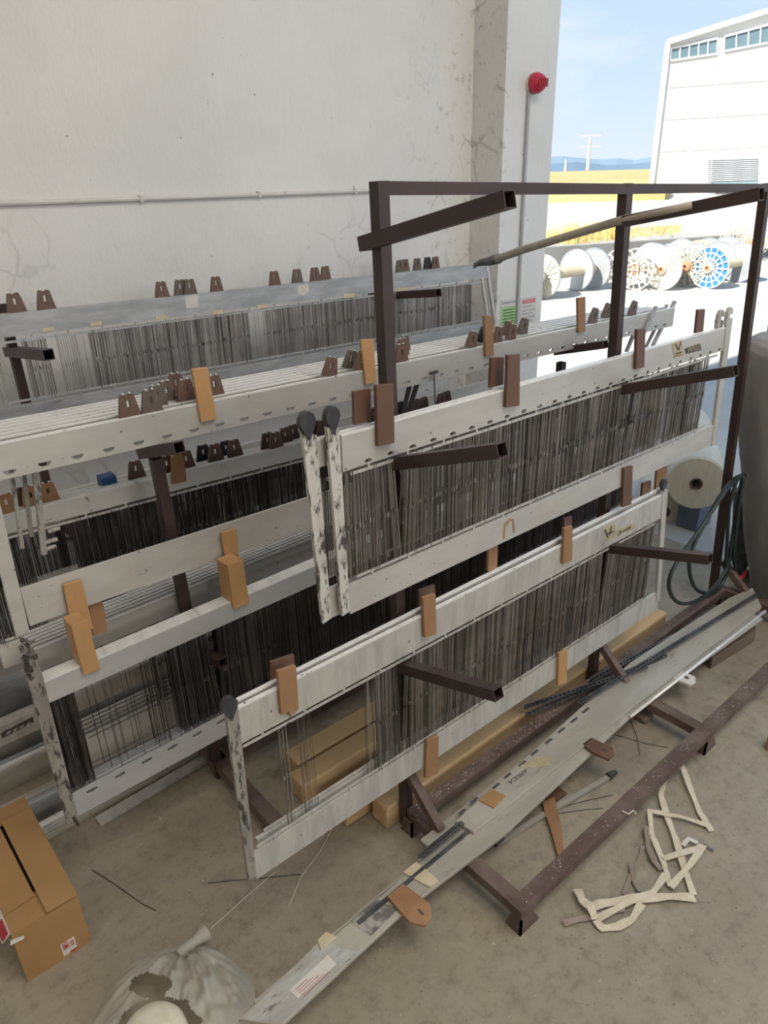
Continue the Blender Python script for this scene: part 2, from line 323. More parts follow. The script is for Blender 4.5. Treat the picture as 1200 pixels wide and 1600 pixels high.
def postx(i, z): B, T = post[i]; return B.x+(T.x-B.x)*z/T.z
def arm_px(i, p, q, parent, off=-.041):
    zg = {0:1.6}.get(0)
    X = postx(i, 1.6)+off
    a = PX(*p, X); z = a.z; X = postx(i, z)+off; a = PX(*p, X); b = PX(*q, X)
    MB().rtube(a, b, RW, RW).build('arm', M['rust'], parent)
    return a, b
arm_px(0,(568,381),(797,311),rk); arm_px(1,(976,346),(1190,303),rk)
arm_px(0,(590,727),(785,703),rk); arm_px(1,(966,609),(1150,579),rk)
arm_px(0,(612,1036),(779,1084),rk); arm_px(1,(945,855),(1110,873),rk)
ZB = .12
# base: long front and back rails, cross rails, braces and feet
X0b, X2b = post[0][0].x-.02, post[2][0].x+.02
MB().box(X0b, X2b, 1.585, 1.645, ZB-.045, ZB).build('base_rail', M['rust_dust'], rk)
MB().box(1.46, X2b, 1.028, 1.09, ZB-.04, ZB).build('base_rail', M['rust_dust'], rk)
for B, T in post:
    MB().box(B.x-.03, B.x+.03, 1.09, 1.585, ZB-.045, ZB-.002).build('cross_rail', M['rust_dust'], rk)
    mb = MB(); mb.rtube((B.x, 1.645, .29), (B.x, 1.47, ZB+.012), .036, .036, (1,0,0)); mb.build('brace', M['rust_dust'], rk)
    for y in (1.045, 1.66):
        mb = MB(); yy = y if y < 1.5 else 1.62
        mb.prism([(B.x-.035,yy-.02,0),(B.x-.035,yy+.05,0),(B.x-.035,yy+.03,ZB-.04),(B.x-.035,yy-.02,ZB-.04)], (.008,0,0))
        mb.prism([(B.x-.035,yy-.02,0),(B.x+.075,yy-.02,0),(B.x+.03,yy-.02,ZB-.04),(B.x-.035,yy-.02,ZB-.04)], (0,.008,0))
        mb.build('foot', M['rust_dust'], rk)
# middle rack
rk2 = thing('storage_rack', (1.0, 2.46, 0), 'lower brown steel rack standing between the tall front rack and the wall', 'rack', 'brown steel racks')
P1t = PY(243,716,2.46); P1b = PY(340,1195,2.46); P2t = PY(877,566,2.46)
P1b.z = 0
for B, T in ((P1b,P1t),(Vector((P2t.x+.03,2.46,0)),P2t)):
    MB().rtube(B, T, RW, RW, (0,1,0)).build('post', M['rust'], rk2)
for X, T in ((P1t.x, P1t), (P2t.x, P2t)):
    if X < 2: a = PX(222,708,X-.002); b = PX(280,699,X-.002)
    else: a = PX(868,549,X-.002); b = PX(947,538,X-.002)
    MB().rtube(a, b, RW, RW).build('arm', M['rust'], rk2)
    MB().rtube((X+.04,2.60,.668), (X+.04,2.22,.772), RW, RW).build('arm', M['rust'], rk2)
    MB().rtube((X-.04,2.44,.74), (X-.04,2.95,.775), RW, RW).build('arm', M['rust'], rk2)
MB().box(P1b.x-.03, P2t.x+.06, 2.44, 2.5, .05, .10).build('base_rail', M['rust_dust'], rk2)
for X in (P1b.x+.01, P2t.x+.03):
    MB().box(X-.03, X+.03, 1.98, 2.9, .05, .10).build('cross_rail', M['rust_dust'], rk2)
    for y in (2.0, 2.85): MB().prism([(X-.03,y,0),(X+.03,y,0),(X+.02,y,.05),(X-.02,y,.05)], (0,.05,0)).build('foot', M['rust_dust'], rk2)
# rear rack
rk3 = thing('storage_rack', (.9, 3.70, 0), 'brown steel rack standing closest to the white wall behind the other racks', 'rack', 'brown steel racks')
for X, lo in ((.885,True),(3.13,False)):
    MB().rtube((X+.02,3.70,0), (X,3.70,2.02), RW, RW, (0,1,0)).build('post', M['rust'], rk3)
    MB().rtube((X,3.78,1.795), (X,3.15,1.875), RW*1.1, RW*1.1).build('arm', M['rust'], rk3)
    MB().rtube((X,3.70,.95), (X,3.23,1.01), RW*1.1, RW*1.1).build('arm', M['rust'], rk3)
# ================================================================== harness frames
def slotfun(kind):
    if kind == 'D': return lambda t: math.sqrt(max(0, 1-t*t))
    return lambda t: max(0, 1-abs(2*t-1)**3)**.5
def bar_mb(mb, x0, x1, zt, d0, d1, Y, th, slots=None):
    """bar face between depths d0..d1 below the line zt(x); slots=(first_x, pitch, half_width, s0, s1, kind)"""
    def col(x, d): return (x, Y, zt(x)-d)
    def piece(x0, x1, a, b): mb.prism([col(x0,b), col(x1,b), col(x1,a), col(x0,a)], (0,th,0))
    if not slots: piece(x0, x1, d0, d1); return
    fx, pt, hw, s0, s1, kind = slots; fn = slotfun(kind)
    piece(x0, x1, d0, s0); piece(x0, x1, s1, d1)
    xs = []; x = fx
    while x-hw < x0+.01: x += pt
    while x+hw < x1-.01: xs.append(x); x += pt
    N = 7; lv = [i/(N-1) for i in range(N)]
    for i in range(len(xs)+1):
        L = [(x0, s0), (x0, s1)] if i == 0 else [(xs[i-1]+hw*fn(t), s0+(s1-s0)*t) for t in lv]
        R = [(x1, s0), (x1, s1)] if i == len(xs) else [(xs[i]-hw*fn(t), s0+(s1-s0)*t) for t in lv]
        pl = L+R[::-1]
        mb.prism([col(x, d) for x, d in pl], (0,th,0))
def heddles_mb(mb, segs, zt, da, db, Y, gaps=(), w=.0024, jit=.004, band=.5):
    for xa, xb, pitch in segs:
        x = xa
        drift = 0
        while x < xb:
            drift = drift*.93+random.gauss(0, .0011)
            yo = Y+random.uniform(-jit, jit); xt = x; xm = x
            skip = False
            for g, hw, rr in gaps:
                d = x-g
                if abs(d) < rr:
                    sg = 1 if d > 0 else -1
                    xt = g+sg*(hw+abs(d)*(rr-hw)/rr)
            xb_ = x+drift+random.gauss(0,.0012); ww = w*random.uniform(.7,1.25)/2
            z0 = zt(xt)-da-random.uniform(0,.004); z1 = zt(xb_)-db+random.uniform(0,.004); tk = .0007
            th = random.uniform(-.9,.9); ax, ay = math.cos(th)*ww, math.sin(th)*ww; bx, by = -math.sin(th)*tk, math.cos(th)*tk
            def rg(cx, z): return [(cx-ax-bx,yo-ay-by,z),(cx+ax-bx,yo+ay-by,z),(cx+ax+bx,yo+ay+by,z),(cx-ax+bx,yo-ay+by,z)]
            mb.add(rg(xb_, z1)+rg(xt, z0), [(0,1,5,4),(1,2,6,5),(2,3,7,6),(3,0,4,7)])
            if random.random() < .55:
                zm = z0+(z1-z0)*band+random.uniform(-.006,.006); f = (zm-z1)/(z0-z1); xc = xb_+(xt-xb_)*f
                mb.box(xc-.0019, xc+.0019, yo-.0016, yo+.0016, zm-.008, zm+.008)
            x += pitch*random.uniform(.6,1.4)
def plate(px, Y, t, mat, name, parent=None, bevel=0):
    return MB().prism([PY(x,y,Y) for x,y in px], (0,t,0)).build(name, mat, parent, bevel=bevel)
class Frame:
    def __init__(s, label, A, B, Y, hb, total, hb2, mat='alu', group=None, th=.012, slots=None, slots2=None, segs=None, gaps=(), hmat='heddle',
                 rail=True, bottom=True, edge=True, name='harness_frame', cat='loom frame', rmat=None, jit=.004, raildrop=.016, botx=None, th2=None):
        a = PY(*A, Y) if len(A) == 2 else Vector(A); b = PY(*B, Y) if len(B) == 2 else Vector(B)
        s.x0, s.x1, s.Y, s.th = a.x, b.x, Y, th
        s.zt = lambda x: a.z+(b.z-a.z)*(x-a.x)/(b.x-a.x)
        s.o = thing(name, ((a.x+b.x)/2, Y, s.zt((a.x+b.x)/2)-total), label, cat, group)
        mb = MB(); bar_mb(mb, s.x0, s.x1, s.zt, .005 if edge else 0, hb, Y, th, slots); s.top = mb.build('top_bar', M[mat], s.o)
        if edge:
            mb = MB(); mb.prism([(s.x0,Y-.001,s.zt(s.x0)-.006),(s.x1,Y-.001,s.zt(s.x1)-.006),(s.x1,Y-.001,s.zt(s.x1)),(s.x0,Y-.001,s.zt(s.x0))], (0,th+.002,0))
            mb.build('top_edge', M['bright'], s.top)  # gleam of door light is put into the lip colour
        s.hb = hb
        if bottom:
            bx0, bx1 = botx or (s.x0, s.x1)
            mb = MB(); bar_mb(mb, bx0, bx1, s.zt, total-hb2, total, Y, th2 or th, slots2); s.bot = mb.build('bottom_bar', M[mat], s.o)
            s.total = total; s.hb2 = hb2
            if rail:
                for nm, d in (('upper_heddle_rail', hb+raildrop), ('lower_heddle_rail', total-hb2-raildrop)):
                    mb = MB(); p = lambda x: s.zt(x)-d
                    mb.prism([(s.x0+.03,Y+.002,p(s.x0+.03)-.005),(s.x1-.05,Y+.002,p(s.x1-.05)-.005),(s.x1-.05,Y+.002,p(s.x1-.05)+.005),(s.x0+.03,Y+.002,p(s.x0+.03)+.005)], (0,.003,0))
                    x = s.x0+.1; sg = 1 if d < total/2 else -1
                    while x < s.x1-.1:
                        mb.box(x-.004, x+.004, Y+.001, Y+.007, min(p(x), p(x)+sg*.02), max(p(x), p(x)+sg*.02)); x += .16
                    mb.build(nm, M[rmat or mat], s.o)
            if segs:
                mb = MB(); heddles_mb(mb, segs, s.zt, hb+raildrop-.008, total-hb2-raildrop+.008, Y+.006, gaps, jit=jit)
                hd = mb.build('heddles', M[hmat], s.o); hd['kind'] = 'stuff'
    def rod(s, px, t=.014, dy=-.004, mat='peel', name='end_rod', label=None):
        r = plate(px, s.Y+dy, t, M[mat], name, s.o)
        return r
    def head(s, rod, cx, cy, w, h, dy=-.008, t=.02, kind='drop'):
        c = PY(cx, cy, s.Y+dy); pts = []
        for i in range(20):
            a = 2*math.pi*i/20; x = math.cos(a); z = math.sin(a)
            if z < 0: x *= (1+z*.75); z *= 1.5
            pts.append((c.x+x*w/2, s.Y+dy, c.z+z*h/2))
        MB().prism(pts, (0,t,0)).build('rod_head', M['black'], rod)
def sl(p, q, n, Y, hw, s0, s1, kind='O'):
    a = PY(*p, Y).x; b = PY(*q, Y).x; return (a-20*(b-a)/n, (b-a)/n, hw, s0, s1, kind)
# --- front rack, middle tier
XA = postx(0,1.3)-.041; XB = postx(1,1.3)-.041
g_mid = 'loom frames on the middle tier of the front rack'
a = PY(533,680,YM); b = PY(1137,510,YM)
fm = Frame('front loom frame on middle tier, worn gold emblem near its right end', (533,680),(1137,510), YM, .113, .606, .108, 'alu', g_mid,
   slots=sl((844,628),(1125,541),15,YM,.014,.096,.111), segs=[(a.x+.01,b.x-.12,.0024)], gaps=[(XA,.026,.11),(XB+.045,.034,.14)], botx=(PY(547,950,YM).x, PY(1117,690,YM).x))
r = fm.rod([(511,668),(530,668),(547,955),(535,963)]); fm.head(r, 521, 653, .05, .066)
r = fm.rod([(1137,497),(1145,497),(1119,695),(1112,697)], mat='alu'); 
mb = MB(); c = PY(1140,494,YM-.006); mb.prism([(c.x+x*.02,YM-.006,c.z+z*.02) for x, z in ((-1,-2),(-1,1),(-.5,1.8),(.6,2),(1.5,1.2),(1.5,.3),(.8,.6),(.3,.4),(.4,-2))], (0,.016,0)); mb.build('rod_hook', M['alu'], r)
YM2 = 1.612
fm2 = Frame('second loom frame on middle tier, its white peeling left rod beside the front one', (494,686),(1122,514), YM2, .088, .606, .108, 'alu', g_mid, raildrop=.045,
   segs=[(PY(497,800,YM2).x,PY(1080,620,YM2).x,.0035)], gaps=[(XA,.03,.12),(XB+.045,.034,.14)], botx=(PY(510,950,YM2).x, PY(1110,690,YM2).x))
r = fm2.rod([(473,680),(495,680),(518,966),(505,975)]); fm2.head(r, 482, 662, .054, .068)
r = fm2.rod([(1121,500),(1130,500),(1128,520),(1121,522)], mat='alu')
mb = MB(); c = PY(1126,498,YM2-.006); mb.prism([(c.x+x*.02,YM2-.006,c.z+z*.02) for x, z in ((-1,-2),(-1,1),(-.5,1.8),(.6,2),(1.5,1.2),(1.5,.3),(.8,.6),(.3,.4),(.4,-2))], (0,.016,0)); mb.build('rod_hook', M['alu'], r)
# --- front rack, bottom tier
g_low = 'loom frames on the bottom tier of the front rack'
a = PY(370,1115,YM); b = PY(1037,772,YM)
xs0 = PY(590,1150,YM).x
fl = Frame('front loom frame on bottom tier, streaked bars and heddles missing at its left', (358,1113),(1038,771), YM, .135, .715, .12, 'alu_worn', g_low,
   segs=[(PY(440,1170,YM).x,PY(452,1170,YM).x,.006),(PY(470,1170,YM).x,PY(492,1170,YM).x,.009),(PY(570,1100,YM).x,PY(600,1100,YM).x,.007),(xs0,b.x-.03,.0024)], gaps=[(XA-.01,.024,.07),(XB-.02,.024,.07)],
   botx=(PY(398,1350,YM).x, PY(1030,930,YM).x))
r = fl.rod([(352,1105),(371,1100),(401,1368),(389,1376)], mat='streak'); fl.head(r, 360, 1106, .05, .066)
r = fl.rod([(1036,765),(1044,765),(1031,938),(1026,941)], mat='alu_worn'); fl.head(r, 1039, 757, .04, .05)
fl2 = Frame('second loom frame on bottom tier, close behind the front one', (372,1094),(1034,762), YM2, .13, .70, .12, 'alu_worn', g_low,
   segs=[(xs0+.05,b.x-.05,.0042)], gaps=[(XA-.01,.03,.09),(XB-.02,.03,.09)], hmat='heddle_dark')
# --- middle rack, top tier: a stack of bars, the front one a whole frame without heddles
g_2t = 'loom frames stacked on top of the middle rack'
xl = PY(-60,705,Y2).x
sl2 = sl((70,726),(261,681),4,Y2,.020,.091,.107,'D')
f2t = Frame('foremost loom frame on top of middle rack, long white bars without heddles', (-60,704),(1055,480), Y2, .118, .645, .145, 'alu', g_2t, slots=sl2, rail=False, botx=(PY(30,915,Y2).x, PY(1055,470,Y2).x))
r = f2t.rod([(-34,760),(-6,760),(46,985),(26,996)], mat='alu')
K2 = 6
for i in range(1, K2+1):
    Yi = Y2+.014+.046*i; zz = -.002*i
    A = Vector((xl+random.uniform(-.02,.03), Yi, f2t.zt(xl)+zz)); B = Vector((f2t.x1-.02*i+random.uniform(-.03,.02), Yi, f2t.zt(f2t.x1)+zz))
    Frame(('%s bare loom bar behind the foremost one on top of the middle rack' % ORD[i-1]), A, B, Yi, .10, .10, 0, ['alu','slab','alu_worn'][i % 3], 'bare loom bars on top of the middle rack', bottom=False, name='loom_bar', cat='loom bar', th=.014)
# --- middle rack, far side
g_2m = 'loom frames on the far side of the middle rack'
Y3 = 2.72
segm = [(PY(-60,900,Y3).x, PY(58,900,Y3).x, .005), (PY(128,880,Y3).x, PY(1000,700,Y3).x, .0033)]
for i in range(4):
    Yi = Y3+.05*i
    A = PY(-60,820,Y3); B = PY(770,618,Y3); A.y = B.y = Yi; A.z -= .012*i; B.z -= .012*i; A.x += .02*i
    Frame(['front loom frame behind the middle rack, white bar with peeled paint','second loom frame behind the middle rack, its top bar showing over the first','third loom frame behind the middle rack, its top bar a thin line','fourth loom frame behind the middle rack, nearest the wall of its row'][i],
      A, B, Yi, .078, .62, .10, 'paint_peel' if i == 0 else 'alu', g_2m, segs=segm if i < 2 else None, hmat='heddle_dark', th=.014)
# --- middle rack, bottom tier
g_2l = 'loom frames on the bottom tier of the middle rack'
XP = P1t.x+.04; YL = 2.28
A0 = PY(60,1068,YL); B0 = PY(1040,700,YL); B0 = A0+(PY(500,880,YL)-A0)*((PY(1000,745,YL).x-A0.x)/(PY(500,880,YL).x-A0.x))
sl3 = sl((142,1227),(307,1141),4,YL,.021,.528,.546)
for i in range(5):
    Yi = YL+.0135*i; A = A0.copy(); B = B0.copy(); A.y = B.y = Yi; A.z += -.001*i; A.x += .004*i
    x0 = A.x; c1 = PY(76,1150,YL).x; c2 = PY(128,1130,YL).x; c3 = PY(235,1080,YL).x; c4 = PY(255,1080,YL).x; c5 = PY(278,1080,YL).x
    segs = [(c1,c2,.0042),(c2,c3,.09),(c3,c4,.02),(c4,c5,.05),(c5,B.x-.1,.0045)] if i != 2 else [(c5,B.x-.1,.006)]
    f = Frame(['front loom frame on middle rack bottom tier, clean silver bars','second loom frame on middle rack bottom tier, packed behind the clean front one','third loom frame on middle rack bottom tier, middle of the packed five','fourth loom frame on middle rack bottom tier, packed one before the last','fifth loom frame on middle rack bottom tier, last of the packed five'][i],
      A, B, Yi, .092, .62, .113 if i == 0 else .121, 'alu_clean', g_2l, slots2=sl3 if i == 0 else None, segs=segs, gaps=[(XP,.026,.08)], hmat='heddle_dark', rail=False, th=.009, th2=.004, raildrop=.008, jit=.0015)
    if i == 0:
        r = f.rod([(34,1030),(58,1022),(122,1275),(106,1290)], mat='streak'); 
        mb = MB(); p = PY(114,1278,YL); mb.tube([p+Vector((0,0,.01)), p+Vector((.012,0,-.05))], [.008,.004], 8); mb.build('rod_pin', M['wire'], r)
        mb = MB()
        for k in range(16):
            p = PY(30+12*random.random()+k*.8, 1000+k*4, YL-.01); mb.ring(p, (random.uniform(-1,1),1,random.uniform(-1,1)), .004, .008, .004, 8)
        mb.build('rod_chain', M['wire'], r)
for i in range(6):
    Yi = 2.50+.032*i; A = A0.copy(); B = B0.copy(); A.y = B.y = Yi; A.x += .05+.03*random.random(); B.x -= .05*random.random(); A.z -= .004*i; B.z -= .004*i
    Frame('%s loom frame behind the packed silver five on the middle rack' % ORD[i], A, B, Yi, .10, .60, .11, ['alu','alu_worn','alu_clean'][i % 3], 'loom frames behind the packed silver five',
      segs=[(c5,B.x-.1,.006)] if i == 0 else None, hmat='heddle_dark', th=.010, rail=i == 0)
# --- rear rack
g_b = 'loom frames on the rear rack by the wall'
hx = lambda px: PY(px,560,YB).x
fb = Frame('long weathered grey loom frame on the rear rack against the white wall', (-60,498),(763,411), YB, .098, .49, .085, 'zinc', g_b, th=.03,
   segs=[(hx(-60),hx(2),.008),(hx(40),hx(78),.0045),(hx(95),hx(125),.009),(hx(125),hx(146),.03),(hx(146),hx(395),.0022),(hx(420),hx(735),.0022),(hx(395),hx(420),.03)], hmat='heddle_grey', edge=False, raildrop=.022)
r = fb.rod([(759,412),(763,412),(777,505),(773,506)], mat='alu', dy=-.002)
fb.rod([(752,433),(755,433),(765,500),(762,501)], mat='alu', dy=-.002, name='inner_rod')
fb2 = Frame('loom frame low on the rear rack, dark heddles seen through gaps', (.2, YB, 1.15), (4.0, YB, 1.12), YB, .08, .50, .085, 'alu', g_b, th=.03, segs=[(.3,2.6,.0032)], hmat='heddle_dark', edge=False)
# loose rods hanging from the stack on the middle rack
def loose(px, Y, label, mat='alu', t=.012, name='loose_rod', tip=None):
    o = plate(px, Y, t, M[mat], name); tag(o, label, 'rod', 'loose frame rods'); return o
loose([(15,734),(21,734),(39,857),(33,858)], Y2+.05, 'leftmost of three grey rods hanging below the long white bar', 'streak')
loose([(34,732),(40,732),(53,838),(47,840)], Y2+.09, 'middle of three grey rods hanging below the long white bar', 'streak')
o = loose([(50,728),(61,726),(74,866),(65,868)], Y2+.03, 'widest of three grey rods hanging below the long white bar, bolts at its foot', 'streak')
mb = MB()
for x, y in ((76,815),(84,828),(80,845),(78,856)): p = PY(x,y,Y2+.04); mb.tube([p+Vector((-.02,0,0)), p+Vector((.02,0,0))], .008, 8)
mb.build('bolt', M['streak'], o)
loose([(1054,470),(1058,471),(1023,541),(1019,541)], Y2+.03, 'rightmost slanting grey rod below the right end of the stacked bars', 'zinc')
loose([(1042,476),(1045,476),(1011,545),(1008,545)], Y2+.06, 'second slanting grey rod from the right below the stacked bars', 'zinc')
loose([(1020,478),(1024,478),(990,553),(986,553)], Y2+.0, 'third slanting grey rod from the right below the stacked bars', 'zinc', t=.010).location.y -= .02
loose([(997,504),(1001,504),(982,550),(978,550)], Y2+.06, 'short slanting rod, leftmost of four at the right end of the stack', 'zinc')
loose([(640,598),(645,598),(634,645),(629,645)], Y2+.10, 'left one of two short dark rods beside the tall post', 'wire')
loose([(652,596),(657,596),(641,646),(636,646)], Y2+.12, 'right one of two short dark rods beside the tall post', 'wire')
pt = PY(678,582,Y2-.02); pb = PY(680,632,Y2-.02)
o = MB().bar(pt, pb, .004, .004, (0,1,0)).build('hanging_pin', M['wire']); tag(o, 'thin dark pin with a crossbar hanging in front of the white bar', 'pin')
MB().bar(pt+Vector((-.022,0,0)), pt+Vector((.022,0,0)), .012, .012).build('crossbar', M['wire'], o)
# ================================================================== guides (slotted trapezoid plates)
def guide_mb(w, h, t, top=.6):
    """trapezoid plate standing on z=0, slot cut through, two pegs on top"""
    mb = MB(); wb, wt = w/2, w*top/2
    W = lambda z: wb+(wt-wb)*z/h
    s0, s1, sw = h*.40, h*.72, w*.075
    P = lambda x, z: (x, -t/2, z)
    mb.prism([P(-wb,0),P(wb,0),P(W(s0),s0),P(-W(s0),s0)], (0,t,0))
    mb.prism([P(-W(s0),s0),P(-sw,s0),P(-sw,s1),P(-W(s1),s1)], (0,t,0)); mb.prism([P(sw,s0),P(W(s0),s0),P(W(s1),s1),P(sw,s1)], (0,t,0))
    c = w*.06
    mb.prism([P(-W(s1),s1),P(W(s1),s1),P(wt,h-c),P(wt-c,h),P(sw*1.2,h),P(sw*1.2,h*.94),P(-sw*1.2,h*.94),P(-sw*1.2,h),P(-wt+c,h),P(-wt,h-c)], (0,t,0))
    return mb
GM = {}
def guide_at(x, y, z, w, h, mat, label, group, t=.012, tilt=0, rz=0):
    key = (round(w,3), round(h,3), mat)
    if key not in GM:
        o = guide_mb(w, h, t).build('slotted_guide', M[mat], origin=(0,0,0)); GM[key] = o
        mb = MB()
        for s_ in (-1,1): mb.box(s_*w*.15-.003, s_*w*.15+.003, -t*.35, t*.35, h-.001, h+.004)
        mb.build('peg', M['bright'], o)
    else: o = copy_tree(GM[key])
    o.location = (x, y, z); o.rotation_euler = (0, tilt, rz); tag(o, label, 'guide plate', group); return o
def guides(lst, Y, zt, fmt, group):
    n = len(lst)
    for i, (px, w, mat, dy) in enumerate(sorted(lst, key=lambda q: q[0])):
        tl = .3 if (abs(Y-Y2) < .01 and px > 500 and px not in (627,629,632)) else 0
        Yi = Y+dy; x = PY(px, 500, Yi).x
        for _ in range(6):
            z = zt(x, Yi)
            # pixel column at that height
            v = Vector((x, Yi, z))-CAM; col = 600+FPX*v.dot(RT)/v.dot(FW); x += (px-col)*.0015
        guide_at(x, Yi, zt(x, Yi), w, w*1.0, mat, fmt % ORD[i], group, tilt=tl+random.uniform(-.03,.03))
guides([(27,.083,'guide',.015),(73,.083,'guide',.015),(254,.074,'guide',.015),(283,.074,'guide_grey',.024),(298,.074,'guide_grey',.009),(339,.074,'guide',.015),(430,.074,'guide',.015),(465,.074,'guide_grey',.015),(493,.074,'guide',.010),(509,.074,'guide',.024),
        (625,.072,'guide_grey',.009),(633,.072,'guide',.024),(652,.072,'guide_grey',.015),(668,.072,'guide_black',.024),(680,.072,'guide',.009)],
       YB, lambda x, y: fb.zt(x), 'brown slotted guide plate, %s from left on the rear frame by the wall', 'guide plates on the rear frame')
def z2t(x, y): i = round((y-Y2-.021)/.046); return f2t.zt(x)-.002*max(0, i)
D = lambda i: .014+.046*i+.007
guides([(203,.078,'guide',.006),(238,.078,'guide_grey',.006),(247,.075,'guide_grey',D(1)),(262,.075,'guide_grey',D(2)),(277,.078,'guide',D(4)),(292,.078,'guide',D(1)),(336,.075,'guide',D(1)),
        (514,.078,'guide',.006),(545,.078,'guide_grey',D(1)),(562,.078,'guide',.006),(627,.078,'guide',.006),(629,.078,'guide',D(2)),(632,.07,'guide',D(4)),
        (735,.078,'guide',.006),(752,.078,'guide_black',D(1)),(775,.078,'guide',.006),(790,.075,'guide',D(2)),(797,.078,'guide',.006),(815,.078,'guide',.006),
        (925,.078,'guide_grey',.006),(945,.078,'guide',.006),(986,.078,'guide',.006)][:18] , Y2, z2t, 'brown slotted guide plate, %s from left on the middle rack top stack', 'guide plates on the top stack')
guides([(925,.085,'guide_grey',.006),(945,.085,'guide_grey',D(1)),(986,.085,'guide_grey',.006),(815,.085,'guide_grey',D(1))], Y2, z2t, 'grey brown guide plate, %s from left near the doorway end of the top stack', 'guide plates at the doorway end of the top stack')
fm3zt = lambda x, y: PY(-60,820,Y3).z+(PY(770,618,Y3).z-PY(-60,820,Y3).z)*(x-PY(-60,820,Y3).x)/(PY(770,618,Y3).x-PY(-60,820,Y3).x)-.012*round((y-Y3-.007)/.05)
E3 = lambda i: .05*i+.007
guides([(14,.075,'wood_mid',E3(0)),(42,.075,'guide',E3(2)),(52,.075,'wood_mid',E3(1)),(78,.075,'wood_mid',E3(1)),(214,.078,'guide',E3(2)),(262,.075,'guide',E3(1)),(292,.075,'guide',E3(1)),(318,.075,'guide_black',E3(3)),
        (337,.078,'guide',E3(1)),(353,.07,'guide_black',E3(3)),(367,.078,'guide',E3(1)),(418,.075,'guide',E3(1)),(431,.075,'guide',E3(0)),(446,.075,'guide',E3(2)),(458,.075,'guide',E3(3)),(504,.075,'guide',E3(1)),(498,.075,'guide',E3(2)),(583,.075,'guide',E3(2))],
       Y3, fm3zt, 'brown slotted guide plate, %s from left on frames behind the middle rack', 'guide plates behind the middle rack')
guides([(624,.075,'guide_black',E3(2)),(650,.075,'guide',E3(1)),(662,.07,'guide_grey',E3(2)),(689,.075,'guide',E3(1)),(698,.075,'guide',E3(2))], Y3, fm3zt, 'dusty guide plate, %s from left in the gap right of the tall post', 'guide plates right of the tall post')
# ================================================================== wooden clip boards
def clip(px, Y, mat, label, t=.014, group='wooden clip boards'):
    o = plate(px, Y, t, M[mat], 'wooden_clip', bevel=.0015); tag(o, label, 'wooden clip', group); return o
TF = .001
clip([(315,660),(339,655),(325,574),(300,577)], Y2-.014-TF, 'wood_light', 'orange beech board clipped upright on the long white bar, leftmost of its four')
clip([(572,601),(588,598),(584,530),(564,531)], Y2-.014-TF, 'wood_light', 'orange beech board on the long white bar just left of the tall post')
clip([(759,557),(772,555),(770,493),(757,494)], Y2-.014-TF, 'wood_mid', 'tan board on the long white bar just right of the tall post')
clip([(904,520),(915,518),(915,464),(903,466)], Y2-.014-TF, 'wood_mid', 'tan board on the long white bar nearest the doorway')
clip([(591,698),(617,692),(615,600),(588,602)], YM-.014-TF, 'wood_dark', 'dark brown ragged board clipped before the middle tier bar at the first post')
clip([(554,664),(580,658),(580,607),(553,612)], YM2+.013, 'wood_dark', 'short dark board standing behind the middle tier bar beside the first post', t=.012)
clip([(791,637),(812,634),(813,553),(794,555)], YM-.014-TF, 'wood_dark', 'tall dark brown board clipped before the middle tier bar near the pier')
clip([(766,606),(787,601),(788,558),(768,559)], YM2+.013, 'wood_dark', 'short dark board standing behind the middle tier bar near the pier', t=.012)
clip([(994,577),(1007,574),(1009,513),(996,515)], YM-.014-TF, 'wood_dark', 'brown board clipped before the middle tier bar beside the second post')
clip([(1087,521),(1099,518),(1102,483),(1091,484)], YM2+.013, 'wood_dark', 'brown board standing behind the middle tier bar above the gold emblem', t=.012)
# middle rack bottom tier
o = clip([(131,1056),(157,1046),(137,968),(111,978)], YL-.014-TF, 'wood_light', 'thick orange wooden clip on the clean silver frames, left one')
mbz = PY(60,1068,YL).z
MB().box(PY(111,978,YL-.016).x, PY(137,968,YL-.016).x-.002, YL-TF-.0005, 2.35, mbz+.003, PY(111,978,YL-.016).z-.006).build('spacer_block', M['wood_light'], o)
o = clip([(366,952),(390,943),(380,875),(355,883)], YL-.014-TF, 'wood_light', 'thick orange wooden clip on the clean silver frames, right one')
MB().box(PY(355,883,YL-.016).x, PY(380,875,YL-.016).x-.002, YL-TF-.0005, 2.35, mbz+.003, PY(355,883,YL-.016).z-.006).build('spacer_block', M['wood_light'], o)
clip([(114,990),(146,983),(128,906),(99,914)], 2.352, 'wood_light', 'tall orange board standing behind the left thick wooden clip', t=.012)
clip([(357,905),(376,900),(370,826),(346,833)], 2.352, 'wood_light', 'tall orange board standing behind the right thick wooden clip', t=.012)
clip([(146,994),(168,986),(162,945),(155,938),(142,940),(138,946)], 2.39, 'wood_mid', 'rounded brown board leaning beside the left tall orange board')
clip([(344,905),(352,903),(350,862),(342,864)], 2.39, 'wood_dark', 'narrow dark board leaning beside the right tall orange board')
